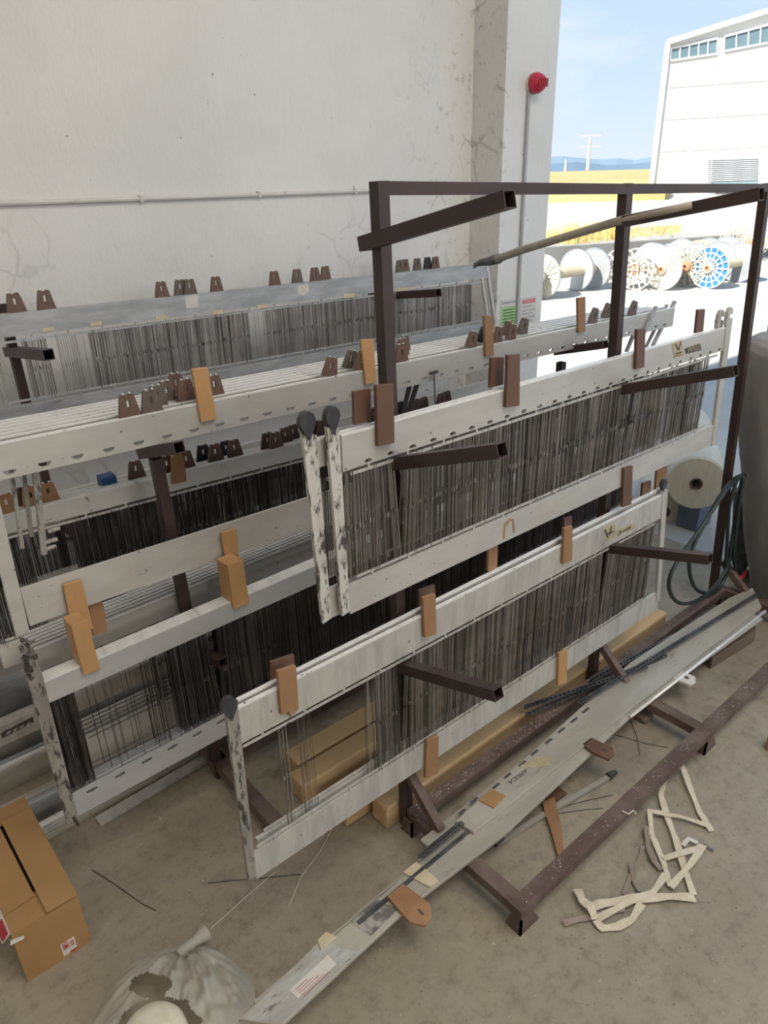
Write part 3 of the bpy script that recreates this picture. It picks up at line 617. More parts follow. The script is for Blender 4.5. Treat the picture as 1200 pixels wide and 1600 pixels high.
# bottom tier of the front rack
clip([(440,1118),(452,1112),(454,1121),(467,1108),(463,1040),(434,1050)], YM-.014-TF, 'wood_mid', 'splintered orange brown board on the bottom tier, leftmost of three')
clip([(425,1080),(463,1070),(460,1023),(424,1035)], YM2+.0125, 'wood_dark', 'dark board behind the leftmost splintered board of the bottom tier', t=.012)
clip([(664,997),(682,991),(681,928),(661,935)], YM-.014-TF, 'wood_mid', 'orange brown board on the bottom tier, middle of three')
clip([(656,962),(681,955),(680,914),(655,923)], YM2+.0125, 'wood_dark', 'dark board behind the middle board of the bottom tier', t=.012)
clip([(880,882),(894,876),(895,822),(882,826)], YM-.014-TF, 'wood_mid', 'greyish brown board on the bottom tier near the second post')
clip([(881,850),(894,846),(894,807),(882,811)], YM2+.0125, 'wood_dark', 'dark board behind the greyish board near the second post', t=.012)
clip([(763,893),(777,887),(779,836),(764,842)], YM2+.0125, 'wood_mid', 'tan board hanging below the middle tier bar between two bottom tier boards', t=.012)
clip([(665,1216),(684,1209),(686,1150),(667,1157)], YM-.014-TF, 'wood_mid', 'orange brown board hanging from the lowest bar beside the first post')
clip([(872,1072),(886,1066),(887,1016),(874,1021)], YM-.014-TF, 'wood_light', 'pale board hanging from the lowest bar beside the second post')
clip([(973,793),(987,788),(989,728),(976,732)], YM-.014-TF, 'wood_dark', 'long brown board bridging the middle and bottom tiers near the second post')
clip([(1002,788),(1016,784),(1018,751),(1005,755)], YM2+.0125, 'wood_dark', 'short dark board behind the bottom tier bar, second from its right end', t=.012)
clip([(1024,771),(1040,766),(1042,728),(1027,734)], YM2+.04, 'wood_mid', 'reddish board behind the bottom tier bar at its right end', t=.012)
o = clip([(270,757),(292,752),(288,716),(282,708),(272,710),(268,718)], Y3-.016, 'wood_mid', 'stained brown tag clipped on the peeling white bar beside the middle rack post'); 
bx = PY(160,733,2.87); bx.z = fm3zt(bx.x, 2.877)+.001; o = MB().box(bx.x-.026, bx.x+.036, 2.825, 2.885, bx.z, bx.z+.045).build('blue_container', M['bluebox'], bevel=.004); tag(o, 'small blue container glimpsed below the long white bar', 'container')
# ================================================================== emblems, labels and printed marks on the frames
def on_bar(parent, Y, pxs, mat, name, t=.0012): return MB().prism([PY(x,y,Y-t) for x, y in pxs], (0,t,0)).build(name, M[mat], parent)
e = on_bar(fm.top, YM-.0002, [(1050,537),(1065,531),(1069,555),(1053,560)], 'label_gold', 'emblem')
mb = MB(); 
for q in ([(1055,538),(1057,537),(1061,547),(1059,548)],[(1063,534),(1065,534),(1061,547),(1059,547)],[(1055,552),(1066,549),(1066,551),(1055,554)],[(1055,556),(1066,553),(1066,554),(1055,557)]):
    mb.prism([PY(x,y,YM-.0022) for x,y in q], (0,.0006,0))
mb.build('emblem_mark', M['label_dark'], e)
e = on_bar(fm.top, YM-.0002, [(1070,545),(1094,537),(1096,547),(1072,553)], 'label_dark', 'lettering_strip')
mb = MB(); p = PY(1073,552,YM-.0024); p2 = PY(1095,545,YM-.0024); text_mb(mb, 'WNEL', .042, p, p2-p, (0,0,1), .0004); mb.build('lettering', M['label_gold'], e)
e = on_bar(fl.top, YM-.0002, [(942,826),(961,819),(963,838),(948,845)], 'label_gold', 'emblem')
mb = MB()
for q in ([(944,828),(947,827),(951,840),(949,841)],[(947,834),(960,829),(960,831),(948,836)],[(955,823),(957,822),(953,836),(951,837)]):
    mb.prism([PY(x,y,YM-.0022) for x,y in q], (0,.0006,0))
mb.build('emblem_mark', M['label_dark'], e)
e = on_bar(fl.top, YM-.0002, [(964,829),(991,816),(992,824),(966,838)], 'label_gold', 'lettering_strip')
mb = MB(); p = PY(966,836,YM-.0024); p2 = PY(992,823,YM-.0024); text_mb(mb, 'Arnetek', .032, p, p2-p, (0,0,1), .0004); mb.build('lettering', M['label_dark'], e)
mb = MB()
for q in ([(788,818),(797,810),(799,812),(790,824),(789,842),(786,842)],[(797,810),(803,812),(805,832),(802,832),(801,815)]): mb.prism([PY(x,y,YM-.0016) for x,y in q], (0,.0012,0))
mb.build('rust_stain', M['wood_mid'], fm.bot)
e = on_bar(fb.top, YB-.0002, [(289,463),(309,461),(310,480),(291,482)], 'label_white', 'paper_label')
on_bar(fb.top, YB-.0002, [(464,446),(482,444),(483,455),(473,463),(466,458)], 'label_white', 'paper_label')
mb = MB()
for x, y in ((75,512),(150,503),(252,493),(340,485),(410,476),(545,459),(630,450)):
    mb.prism([PY(x-9,y+1,YB-.004),PY(x+9,y-1,YB-.004),PY(x+9,y+5,YB-.004),PY(x-9,y+7,YB-.004)], (0,.003,0))
mb.build('hook_clip', M['cream'], fb.o)
mb = MB(); p = PY(212,893,Y2-.0004); text_mb(mb, 'HOLZ & METALL', .010, p, (1,0,0), (0,0,1), .0004)
mb = MB()
for x, y, w in ((212,893,26),(214,899,16)):
    for k in range(int(w/2)): p = PY(x+k*2, y-k*.62, Y2-.0006); mb.box(p.x-.002, p.x+.002, Y2-.0008, Y2-.0003, p.z-.002, p.z+.002*random.random())
mb.build('faint_print', M['label_grey'], f2t.bot)
# ================================================================== pole / hose across the top
pp = [PY(745,413,YB-.05)]
A1 = PX(985,344,XB-.02); 
mb = MB(); L = [PY(776,405,3.25), PY(870,374,2.45), PX(972,344,postx(1,2.3)-.05), PX(1040,330,postx(1,2.3)-.055), PX(1082,320,postx(1,2.3)-.06)]
ho = thing('hose', L[2], 'grey brown hose lying from the upper arm of second post towards the rear frame', 'hose')
mb.tube([L[0],(L[0]+L[1])/2+Vector((0,0,.004)),L[1],L[2],L[3],L[4]], [.024,.023,.021,.017,.015,.013], 10); mb.build('hose_body', M['pole'], ho, smooth=True)
mb = MB(); t0 = PY(742,414,3.42); t1 = PY(752,410,3.38)
mb.tube([t0+Vector((0,0,-.02)),t0,t1,PY(765,408,3.3),PY(780,404,3.24),PY(783,403,3.22)], [.01,.014,.022,.028,.032,.027], 10); mb.build('taped_end', M['tape'], ho, smooth=True)
# ================================================================== timbers on the floor
def timber(x0, x1, y0, y1, z1, label, sk=0):
    mb = MB(); mb.hexa([(x0,y0,0),(x1,y0+sk,0),(x1,y1+sk,0),(x0,y1,0),(x0,y0,z1),(x1,y0+sk,z1),(x1,y1+sk,z1),(x0,y1,z1)])
    tag(mb.build('timber_beam', M['timber'], bevel=.008), label, 'timber', 'squared timbers under the racks')
timber(1.41, 3.62, 1.70, 1.80, .118, 'long squared timber under the front rack, closest to the tall posts')
timber(1.29, 3.3, 1.825, 1.925, .115, 'squared timber lying second behind the tall posts, its knotty end showing')
timber(1.225, 3.2, 2.045, 2.155, .112, 'squared timber third behind the tall posts, in the gap of missing heddles', -.02)
timber(1.285, 3.2, 2.17, 2.28, .112, 'squared timber furthest behind the tall posts, beside the middle rack', -.02)
# ================================================================== loose bars lying on the base of the front rack
def slab(px, ztop, t, mat, name, label, group=None, bevel=.0015):
    o = MB().prism([PZ(x,y,ztop) for x,y in px], (0,0,-t)).build(name, M[mat], bevel=bevel)
    return tag(o, label, 'metal bar' if name.endswith('bar') else 'guide plate', group)
gb = 'loose bars on the base of the front rack'
zA = ZB+.016
oA = slab([(440,1602),(640,1416),(790,1302),(1010,1096),(1192,966),(1176,958),(985,1082),(700,1302),(590,1400),(372,1592)], zA, .0155, 'slab', 'flat_bar', 'long dusty flat bar reaching to the bottom edge, on the front rack base', gb)
def onA(pxs, z, mat, name, parent): return MB().prism([PZ(x,y,z+.0012) for x,y in pxs], (0,0,-.001)).build(name, M[mat], parent)
onA([(378,1592),(440,1600),(560,1488),(500,1470)], zA, 'paint_old', 'flaking_paint', oA)
e = onA([(452,1547),(512,1492),(526,1506),(466,1560)], zA+.001, 'label_white', 'torn_label', oA)
mb = MB()
for k in range(5):
    a = PZ(462+k*3,1546+k*3,zA+.0026); b = PZ(480+k*9,1530-k*6+k*3,zA+.0026); mb.bar(a,b,.0016,.0006)
mb.build('label_print', M['label_red'], e)
onA([(545,1440),(590,1405),(622,1420),(580,1462)], zA, 'smear', 'dirt_smear', oA)
zB = zA+.017
oB = slab([(740,1300),(1190,948),(1176,918),(1140,934),(985,1035),(712,1283)], zB, .0165, 'slab', 'flat_bar', 'wide dusty slotted bar with faded stencil lettering, on top of the long bar', gb)
mb = MB()
for x, y in ((722,1268),(741,1250),(775,1228),(793,1212),(816,1193),(835,1176),(857,1158),(877,1141),(897,1125),(915,1110)):
    a = PZ(x-5,y+4,zB+.0008); b = PZ(x+5,y-4,zB+.0008); MB().bar(a,b,.012,.0006).build('slot', M['label_dark'], oB)
mb = MB(); a = PZ(822,1200,zB+.0012); b = PZ(785,1227,zB+.0012); text_mb(mb, 'APRICA.', .034, a, b-a, PZ(800,1222,zB)-PZ(795,1212,zB), .0004); mb.build('stencil_lettering', M['label_dark'], oB)
o = onA([(812,1197),(838,1182),(862,1181),(858,1195),(835,1200)], zB, 'label_gold', 'worn_emblem', oB)
def rail(p0, p1, z, w, h, mat, label, r=False, name='metal_bar'):
    a = PZ(*p0, z); b = PZ(*p1, z); mb = MB()
    if r: mb.tube([a+Vector((0,0,-h/2)), b+Vector((0,0,-h/2))], h/2, 10)
    else: mb.bar(a+Vector((0,0,-h/2)), b+Vector((0,0,-h/2)), w, h)
    return tag(mb.build(name, M[mat], smooth=r), label, 'metal bar', gb)
rail((985,1118),(1196,953), zA+.0165, .016, .0165, 'bright', 'shiny round rail along the near edge of the wide slotted bar', True)
rail((398,1566),(702,1306), zA, .012, .014, 'slab', 'thin angle rail along the far edge of the long flat bar')
rail((664,1318),(1100,975), ZB+.012, .05, .0115, 'slab', 'grey flat strip between the back base rail and the slotted bar')
rail((560,1440),(1000,1075), ZB+.028, .012, .012, 'perf', 'dark narrow rail lying beside the slotted bar, far side')
def perf(p0, p1, z, label, w=.026, n=34):
    a = PZ(*p0, z); b = PZ(*p1, z); d = (b-a); L = d.length; u = d.normalized(); v = Vector((0,0,1)).cross(u); mb = MB(); t = Vector((0,0,-.0025))
    for s_ in (-1,1): mb.bar(a+v*s_*w*.37, b+v*s_*w*.37, w*.26, .0025)
    N = int(L/.026)
    for i in range(N+1):
        c = a+u*(L*i/N); mb.bar(c-v*w*.37, c+v*w*.37, .010, .0022)
    mb.bar(a+v*w*.5+t*5, b+v*w*.5+t*5, .0025, .026)
    tag(mb.build('perforated_strip', M['perf']), label, 'perforated strip', 'perforated strips on the rack base')
perf((822,1104),(1010,1042), ZB+.055, 'black perforated angle strip whose free end points left over the base rail')
perf((824,1116),(1040,1024), ZB+.04, 'dark perforated strip directly beside the black one with free end')
perf((905,1098),(1188,926), ZB+.06, 'long perforated strip reaching towards the third post')
perf((925,1062),(1100,968), ZB+.03, 'upper perforated strip beside the second post brace')
perf((658,1338),(722,1286), ZB+.05, 'short black perforated strip at the foot of the first brace')
slab([(605,1400),(630,1380),(672,1412),(675,1432),(664,1446),(640,1440)], zA+.017, .0145, 'wood_mid', 'slotted_guide', 'large brown guide plate lying flat over the long bar near the bottom')
slot = lambda o, q, z: MB().prism([PZ(x,y,z+.0012) for x,y in q], (0,0,-.001)).build('slot', M['label_dark'], o)
slot(bpy.data.objects[[o.name for o in bpy.data.objects if o.get('label','').startswith('large brown guide plate')][0]], [(652,1421),(656,1420),(663,1428),(660,1430)], zA+.017)
o = slab([(910,1162),(924,1152),(958,1168),(960,1178),(951,1186),(926,1175)], zA+.017, .0145, 'wood_dark', 'slotted_guide', 'brown guide plate lying flat over the near bar edge, middle of the pile'); slot(o, [(940,1170),(944,1168),(950,1173),(946,1175)], zA+.017)
o = slab([(1048,1058),(1062,1047),(1086,1057),(1087,1065),(1079,1070)], zA+.002, .0135, 'label_white', 'slotted_guide', 'pale dusty guide plate sticking out under the shiny rail'); slot(o, [(1068,1057),(1073,1056),(1078,1060),(1073,1061)], zA+.002)
slab([(496,1468),(510,1455),(527,1463),(501,1483)], zA+.009, .0085, 'cream', 'hook_plate', 'cream trapezoid plate on the far edge of the long bar, lower one')
slab([(630,1362),(650,1346),(658,1352),(686,1375),(672,1385),(657,1378),(640,1368)], zA+.009, .0085, 'cream', 'hook_plate', 'cream trapezoid plate with wire loop on the long bar, upper one')
slab([(748,1250),(768,1232),(790,1243),(772,1262)], zB+.006, .0055, 'card', 'wood_scrap', 'tan wood scrap lying on the wide slotted bar')
# things on the floor between the base rails
o = MB().prism([PZ(x,y,.03) for x,y in ((848,1250),(866,1243),(878,1290),(881,1330),(872,1334),(860,1290),(852,1270))], (0,0,-.02)).build('broken_board', M['wood_mid']); tag(o, 'broken splinter of brown board on the floor inside the rack base', 'broken board')
for v in o.data.vertices: v.co.z -= .008
o = MB().prism([PZ(x,y,.015) for x,y in ((846,1240),(868,1226),(886,1238),(862,1256))], (0,0,-.014)).build('board_scrap', M['wood_dark']); tag(o, 'flat dark board scrap on the floor behind the broken splinter', 'board scrap')
mb = MB(); a = PZ(778,1316,.012); b = PZ(955,1212,.012); mb.bar(a, b, .022, .014); o = mb.build('end_rod', M['slab']); tag(o, 'loose end rod with dark bolt heads lying inside the rack base', 'rod')
mb = MB(); d = (b-a).normalized()
for c in (a, b): MB().tube([c-d*.02+Vector((0,0,.006)), c+d*.03+Vector((0,0,.006))], [.018,.01], 8).build('bolt_head', M['wire'], o)
mb = MB(); a = PZ(590,1188); 
o = MB().prism([PZ(x,y,.0) for x,y in ((1092,1030),(1110,1046),(1178,1003),(1176,985))], (0,0,.075)).build('timber_block', M['oldtimber'], bevel=.004); tag(o, 'short dark old timber block on the floor under the loose bars', 'timber')
o = MB().prism([PZ(x,y,0) for x,y in ((988,1122),(1008,1134),(1022,1122),(1002,1108))], (0,0,.03)).build('rag', M['oldtimber'], bevel=.01); tag(o, 'crumpled dark rag under the bars at the second cross rail', 'rag')
# wires and scraps
def wire(pts, label, r=.0018, mat='wire', z=.003):
    o = MB().tube([PZ(x,y,z) for x,y in pts], r, 6).build('loose_wire', M[mat]); tag(o, label, 'wire', 'loose wires on the floor')
wire([(144,1359),(180,1382),(222,1412),(244,1423)], 'dark bent wire on the floor right of the cardboard box')
wire([(325,1380),(360,1376),(390,1374)], 'short dark wire on the floor at the foot of the front end rod')
wire([(520,1292),(500,1330),(470,1370),(451,1416)], 'pale thin wire slanting on the floor below the lowest bar', .0016, 'label_white')
wire([(328,1452),(380,1405),(430,1362)], 'long pale wire running from the plastic bag knot', .0016, 'label_white')
wire([(400,1373),(440,1369),(470,1366)], 'dark wire beside the left end of the lowest bar')
wire([(872,1262),(920,1250),(958,1242)], 'thin wire inside the rack base, upper of two', .0014)
wire([(872,1271),(915,1265),(942,1263)], 'thin wire inside the rack base, lower of two', .0014)
wire([(985,1125),(995,1150),(1000,1180)], 'thin wire beside the rag under the bars', .0014)
wire([(962,1148),(1010,1162),(1044,1168)], 'thin wire crossing the floor below the brown guide plate', .0014)
o = MB().tube([PZ(972,1267,.13),PZ(982,1272,.128),PZ(990,1266,.135),PZ(994,1272,.128)], .0035, 6).build('white_string', M['label_white']); tag(o, 'scrap of white string tied over the front base rail', 'string')
mb = MB()
for i in range(700):
    p = PZ(random.uniform(150,1180), random.uniform(1080,1590)); s_ = random.uniform(.001,.0035); a_ = random.uniform(0,3)
    if p.x < .45 and p.y > 1.7: continue
    mb.prism([p+Vector((math.cos(a_+k*1.6)*s_*random.uniform(.5,1.5), math.sin(a_+k*1.6)*s_*random.uniform(.5,1.5), .0002)) for k in range(4)], (0,0,s_*.5))
for i in range(900):
    x = random.uniform(1.5,4.0); y = random.choice([random.uniform(1.59,1.64), random.uniform(1.59,1.64), random.uniform(1.035,1.085)]); s_ = random.uniform(.001,.0035); a_ = random.uniform(0,3); p = Vector((x,y,ZB+.0002))
    mb.prism([p+Vector((math.cos(a_+k*1.6)*s_*random.uniform(.5,1.5), math.sin(a_+k*1.6)*s_*random.uniform(.5,1.5), 0)) for k in range(4)], (0,0,s_*.5))
o = mb.build('floor_scraps', M['debris']); o['kind'] = 'stuff'; tag(o, 'small pale chips and lint scattered over the floor and rack base', 'debris')
# ================================================================== bars piled on the floor at the left
gp = 'bars piled on the floor at the left'
def pile(p0, p1, z0, w, h, mat, label):
    a = PZ(*p0, z0+h); b = PZ(*p1, z0+h); a.z = b.z = z0+h/2; tag(MB().bar(a, b, w, h).build('metal_bar', M[mat], bevel=.002), label, 'metal bar', gp)
pile((152,1282),(345,1168), 0, .05, .02, 'alu_worn', 'white bar on the floor just under the clean silver frames')
def flo(y0, y1, z0, z1, x0, x1, mat, label):
    x0 -= .35; tag(MB().box(x0, x1, y0, y1, z0, z1).build('metal_bar', M[mat], bevel=.002), label, 'metal bar', gp)
spec = [(2.62,2.68,0,.03,.50,2.6,'slab','bottom grey bar nearest the box in the left floor pile'),(2.76,2.83,0,.10,.42,2.4,'zinc','thick grey bar second from the box in the left floor pile'),
 (2.92,2.98,PY(26,1140,2.92).z-.05,PY(26,1140,2.92).z+.05,.35,2.5,'alu_worn','upright bar with a black printed label in the left floor pile'),(3.02,3.08,0,.12,.4,2.6,'slab','dusty bar in the middle of the left floor pile'),
 (3.15,3.2,0,.24,.4,2.5,'alu','tall upright bar in the left floor pile'),(3.23,3.28,0,.2,.4,2.6,'slab','bar behind the tall upright one in the left floor pile'),
 (3.36,3.41,0,.34,.4,2.5,'zinc','tallest upright bar in the left floor pile'),(2.625,2.675,.031,.06,.62,2.3,'alu_worn','bar lying on top of the one nearest the box')]
for y0,y1,z0,z1,x0,x1,m_,lb in spec: flo(y0,y1,z0,z1,x0,x1,m_,lb)
o = [q for q in bpy.data.objects if q.get('label','').startswith('upright bar with a black')][0]
a = PY(2,1150,2.919); b = PY(52,1124,2.919)
pl_ = MB().prism([a+Vector((0,0,-.014)), b+Vector((0,0,-.014)), b+Vector((0,0,.014)), a+Vector((0,0,.014))], (0,.001,0)).build('printed_label', M['label_dark'], o)
mb = MB(); w_ = (b-a).length
for k in range(4): mb.prism([a+Vector((w_*(.15+.2*k)+q0,-.0006,q1)) for q0, q1 in ((0,-.006),(.02,.002),(.02,.006),(.004,.004))], (0,.0006,0))
mb.build('label_print', M['label_white'], pl_)
for k, (y_, z_, w__, m_) in enumerate(((2.64,.061,.02,'bright'),(2.79,.101,.03,'slab'),(3.025,.121,.022,'bright'),(3.055,.121,.02,'zinc'),(3.24,.201,.03,'alu_worn'))):
    flo(y_, y_+w__, z_, z_+.016, .3+.1*k, 2.3, m_, ['thin bright strip nearest the box on top of the left floor pile','thin dusty strip on the thick grey bar of the left floor pile','thin bright strip in the middle of the left floor pile','thin grey strip behind the bright middle one of the left floor pile','thin pale strip furthest back on the left floor pile'][k])
p = PZ(1194,1170); ft = MB().box(p.x, p.x+.05, p.y-.05, p.y, 0, .075).build('rusty_foot', M['wood_mid'], bevel=.004); tag(ft, 'rusty brown foot just showing at the right edge of the floor', 'metal foot')
# ================================================================== cardboard box
b0 = PZ(42,1530); x0, x1 = .062, .282; y0 = 2.05; y1 = 2.66; zt_ = .238
bxo = thing('cardboard_box', ((x0+x1)/2, (y0+y1)/2, 0), 'brown cardboard box with half open flaps on the floor at left', 'box')
mb = MB(); tt = .004
mb.box(x0,x1,y0,y0+tt,0,zt_); mb.box(x0,x1,y1-tt,y1,0,zt_); mb.box(x0,x0+tt,y0+tt,y1-tt,0,zt_); mb.box(x1-tt,x1,y0+tt,y1-tt,0,zt_); mb.box(x0+tt,x1-tt,y0+tt,y1-tt,0,tt)
mb.build('carton', M['card'], bxo)
MB().box(x0+tt,x1-tt,y0+tt,y1-tt,zt_-.03,zt_-.028).build('dark_sheet', M['card_dark'], bxo)  # thin dark sheet closing the box below its flaps
xm = x0+(x1-x0)*.50
MB().prism([(x0,y0+.004,zt_),(x1,y0+.004,zt_),(x1,y0+.12,zt_+.002),(x0,y0+.12,zt_+.002)], (0,0,.003)).build('end_flap', M['card'], bxo)
MB().prism([(x0,y1-.1,zt_+.002),(x1,y1-.1,zt_+.002),(x1,y1-.004,zt_),(x0,y1-.004,zt_)], (0,0,.003)).build('end_flap', M['card'], bxo)
MB().prism([(x0,y0+.09,zt_+.006),(xm-.004,y0+.10,zt_+.008),(xm-.012,y1-.03,zt_+.006),(x0,y1-.01,zt_+.004)], (0,0,.003)).build('side_flap', M['card'], bxo)
MB().prism([(x1,y0+.002,zt_+.006),(x1,y1-.09,zt_+.006),(xm+.0,y1-.09,zt_+.012),(xm+.006,y0-.004,zt_+.016)], (0,0,.003)).build('side_flap', M['card'], bxo)
lx = x0+.125
lb = MB().box(lx, lx+.048, y0-.001, y0, .012, .075).build('fragile_label', M['label_white'], bxo)
mb = MB(); L = lambda u, v: (lx+.048*u, y0-.0016, .012+.063*v)
for q in ([(.12,.45),(.88,.45),(.88,.49),(.12,.49)],[(.12,.8),(.88,.8),(.88,.84),(.12,.84)],[(.12,.45),(.18,.45),(.18,.84),(.12,.84)],[(.82,.45),(.88,.45),(.88,.84),(.82,.84)],
          [(.22,.52),(.45,.56),(.5,.62),(.72,.62),(.72,.55),(.77,.55),(.77,.75),(.72,.75),(.72,.67),(.5,.67),(.45,.74),(.22,.78)],[(.1,.9),(.5,.9),(.5,.96),(.1,.96)],[(.45,0),(1,0),(1,.12),(.5,.12)]):
    mb.prism([L(u,v) for u,v in q], (0,.0006,0))
mb.build('label_print', M['label_red'], lb)
lb = MB().prism([(x0,y0+.01,zt_+.003),(x0,y0+.5,zt_+.003),(x0-.034,y0+.5,zt_-.022),(x0-.03,y0+.02,zt_-.03)], (-.0006,0,.0008)).build('tape', M['label_white'], bxo)
for q0, q1 in ((.02,.09),(.12,.2),(.24,.40)): MB().prism([(x0-.006,y0+q0,zt_+.0005),(x0-.006,y0+q1,zt_+.0005),(x0-.028,y0+q1,zt_-.0165),(x0-.027,y0+q0,zt_-.021)], (-.0012,0,.0018)).build('tape_print', M['label_red'], lb)
MB().prism([(x0-.012,y0-.003,zt_-.03),(x0+.03,y0-.006,zt_-.034),(x0+.034,y0-.004,zt_-.022),(x0-.006,y0-.001,zt_-.012)], (0,.001,0)).build('tape_end', M['label_white'], bxo)
# ================================================================== plastic bag over a yarn cone
c = PZ(255,1590)
bag = thing('plastic_bag', (c.x, c.y, 0), 'cloudy plastic bag with a twisted knot over a yarn cone at bottom left', 'bag')
def sheet(fn, nu, nv, mat, name, parent, smooth=True, sub=1, sol=.0):
    vs = [fn(i/nu, j/nv) for j in range(nv+1) for i in range(nu+1)]; fs = [(j*(nu+1)+i, j*(nu+1)+i+1, (j+1)*(nu+1)+i+1, (j+1)*(nu+1)+i) for j in range(nv) for i in range(nu)]
    o = MB().add(vs, fs).build(name, mat, parent, smooth=smooth)
    if sol: m_ = o.modifiers.new('s','SOLIDIFY'); m_.thickness = sol
    return o
from mathutils import noise as mn
ringpx = [(120,1650),(150,1590),(172,1545),(205,1508),(245,1488),(290,1480),(335,1486),(372,1512),(398,1550),(392,1600),(350,1660),(300,1700),(240,1710),(180,1700)]
kp = PZ(292,1484,.02); apex = PZ(275,1600,.12)
def bagfn(u, v):
    n = len(ringpx); f = (u*n) % n; i = int(f); t = f-i
    q = [PZ(*ringpx[(i+k) % n]) for k in (-1,0,1,2)]
    e = .5*((2*q[1])+(q[2]-q[0])*t+(2*q[0]-5*q[1]+4*q[2]-q[3])*t*t+(-q[0]+3*q[1]-3*q[2]+q[3])*t**3)
    p = e+(apex-e)*v; dk = (p-kp).length; ang = math.atan2(p.y-kp.y, p.x-kp.x)
    p.z = .012+.115*math.sin(min(1,v*1.25)*math.pi/2)**.8*min(1,.25+dk/.12)
    fold = mn.noise(Vector((ang*5,dk*4,2)))*.03+abs(mn.noise(Vector((ang*9,dk*7,6))))*.035+mn.noise(Vector((p.x*28,p.y*28,4)))*.012
    p.z = max(.002, p.z+fold*min(1,v*5)); return p
def torn(c):
    x, y = 600+FPX*(c-CAM).dot(RT)/(c-CAM).dot(FW), 800-FPX*(c-CAM).dot(UP)/(c-CAM).dot(FW)
    w_ = 9*mn.noise(Vector((x*.05,y*.05,1)))
    return ((x-236)/34)**2+((y-1540)/20)**2 < 1+w_*.04 or ((x-250)/62)**2+((y-1600)/42)**2 < 1+w_*.05
nu, nv = 120, 40; vs = [bagfn(i/nu, j/nv) for j in range(nv+1) for i in range(nu)]; fs = []
for j in range(nv):
    for i in range(nu):
        q = (j*nu+i, j*nu+(i+1) % nu, (j+1)*nu+(i+1) % nu, (j+1)*nu+i); c_ = (vs[q[0]]+vs[q[2]])/2
        if not torn(c_): fs.append(q)
MB().add(vs, fs).build('bag_film', M['film'], bag, smooth=True)
mb = MB(); k0 = PZ(278,1492,.06); k1 = PZ(322,1456,.05)
mb.tube([k0+(k1-k0)*t for t in (0,.18,.3,.42,.54,.75,1)], [.018,.022,.017,.021,.017,.022,.030], 14, cap=False); mb.build('knot', M['film'], bag, smooth=True)
cone = thing('yarn_cone', PZ(252,1650), 'off-white yarn cone showing through the torn plastic bag at bottom left', 'yarn cone')
c0 = PZ(248,1648); mb = MB(); mb.tube([c0+Vector((0,0,z)) for z in (0,.05,.105,.128,.14,.143)], [.105,.106,.1,.088,.06,.012], 32); mb.build('yarn', M['yarn'], cone, smooth=True)
# ================================================================== cream straps on the floor
def strap(pts, w, mat, label, hs=None):
    P = [PZ(x,y,.004) for x,y in pts]; hs = hs or [0]*len(P); n = len(P); mb = MB(); vs = []
    Q = []
    for i in range(n-1):
        for k in range(6): Q.append((P[i]+(P[i+1]-P[i])*k/6, hs[i]+(hs[i+1]-hs[i])*k/6))
    Q.append((P[-1], hs[-1]))
    for i in range(len(Q)):
        t = (Q[min(i+1,len(Q)-1)][0]-Q[max(i-1,0)][0]); t.z = 0; t.normalize(); nrm = Vector((-t.y,t.x,0)); ww = w*1.22*(.72+.28*abs(math.cos(i*.3)))/2
        c_ = Q[i][0]+Vector((0,0,Q[i][1]+.003+.003*abs(math.sin(i*.4)))); tw = .3*math.sin(i*.35)
        vs += [c_-nrm*ww*math.cos(tw)-Vector((0,0,ww*math.sin(tw)*.3)), c_+nrm*ww*math.cos(tw)+Vector((0,0,ww*math.sin(tw)*.3))]
    m_ = len(vs)//2
    o = mb.add(vs, [(2*i,2*i+1,2*i+3,2*i+2) for i in range(m_-1)]).build('fabric_strap', M[mat])
    s_ = o.modifiers.new('s','SOLIDIFY'); s_.thickness = .002
    tag(o, label, 'strap', 'cast-off fabric straps'); return o
strap([(1040,1210),(1065,1202),(1075,1230),(1093,1272),(1112,1300)], .022, 'strap', 'cream strap arched at the top of the strap heap near the base rail', [.01,.02,.015,.005,.002])
strap([(1040,1210),(1032,1245),(1042,1280),(1055,1315),(1070,1365),(1083,1400)], .024, 'strap', 'cream strap running down the right side of the strap heap', [.01,.01,.008,.012,.01,.004])
strap([(1105,1292),(1060,1280),(1014,1273),(1018,1310),(1036,1350),(1047,1388)], .02, 'strap', 'cream strap folded in a sharp bend at the left of the strap heap', [.006,.014,.018,.014,.01,.006])
strap([(1047,1390),(1075,1360),(1098,1328),(1080,1335),(1035,1346)], .022, 'strap', 'cream strap making the small right hand loop of the strap heap', [.012,.02,.022,.02,.014])
strap([(1085,1404),(1040,1404),(990,1408),(940,1415),(925,1420)], .032, 'strap', 'flat cream strap lying across the bottom of the strap heap', [.004,.008,.01,.008,.006])
strap([(1040,1370),(1020,1398),(985,1412),(950,1430),(930,1440)], .024, 'strap', 'cream strap slanting into the knotted end of the strap heap', [.012,.012,.014,.01,.006])
strap([(1002,1415),(988,1438),(965,1450),(940,1452),(930,1440)], .026, 'strap', 'cream strap hanging in a curve at the lowest edge of the strap heap', [.01,.006,.003,.003,.006])
strap([(902,1393),(908,1412),(922,1425),(930,1440)], .03, 'strap', 'frayed knotted cream strap end left of the strap heap', [.012,.02,.022,.01])
strap([(880,1444),(905,1438),(935,1432),(975,1422)], .022, 'strap_dirty', 'dirty brown strap end sticking out left of the frayed knot', [.001,.003,.005,.006])
strap([(1010,1295),(1012,1325),(1022,1350),(1033,1362)], .022, 'strap_dirty', 'dirty brown strap loop at the left middle of the strap heap', [.012,.01,.008,.006])
strap([(975,1400),(985,1372),(1000,1345),(1004,1325)], .016, 'strap_dirty', 'thin dirty strap left of the strap heap', [.002,.004,.006,.006])
strap([(986,1352),(990,1378),(1000,1396)], .018, 'strap_dirty', 'short pale strap tip beside the thin dirty one', [.008,.006,.006])
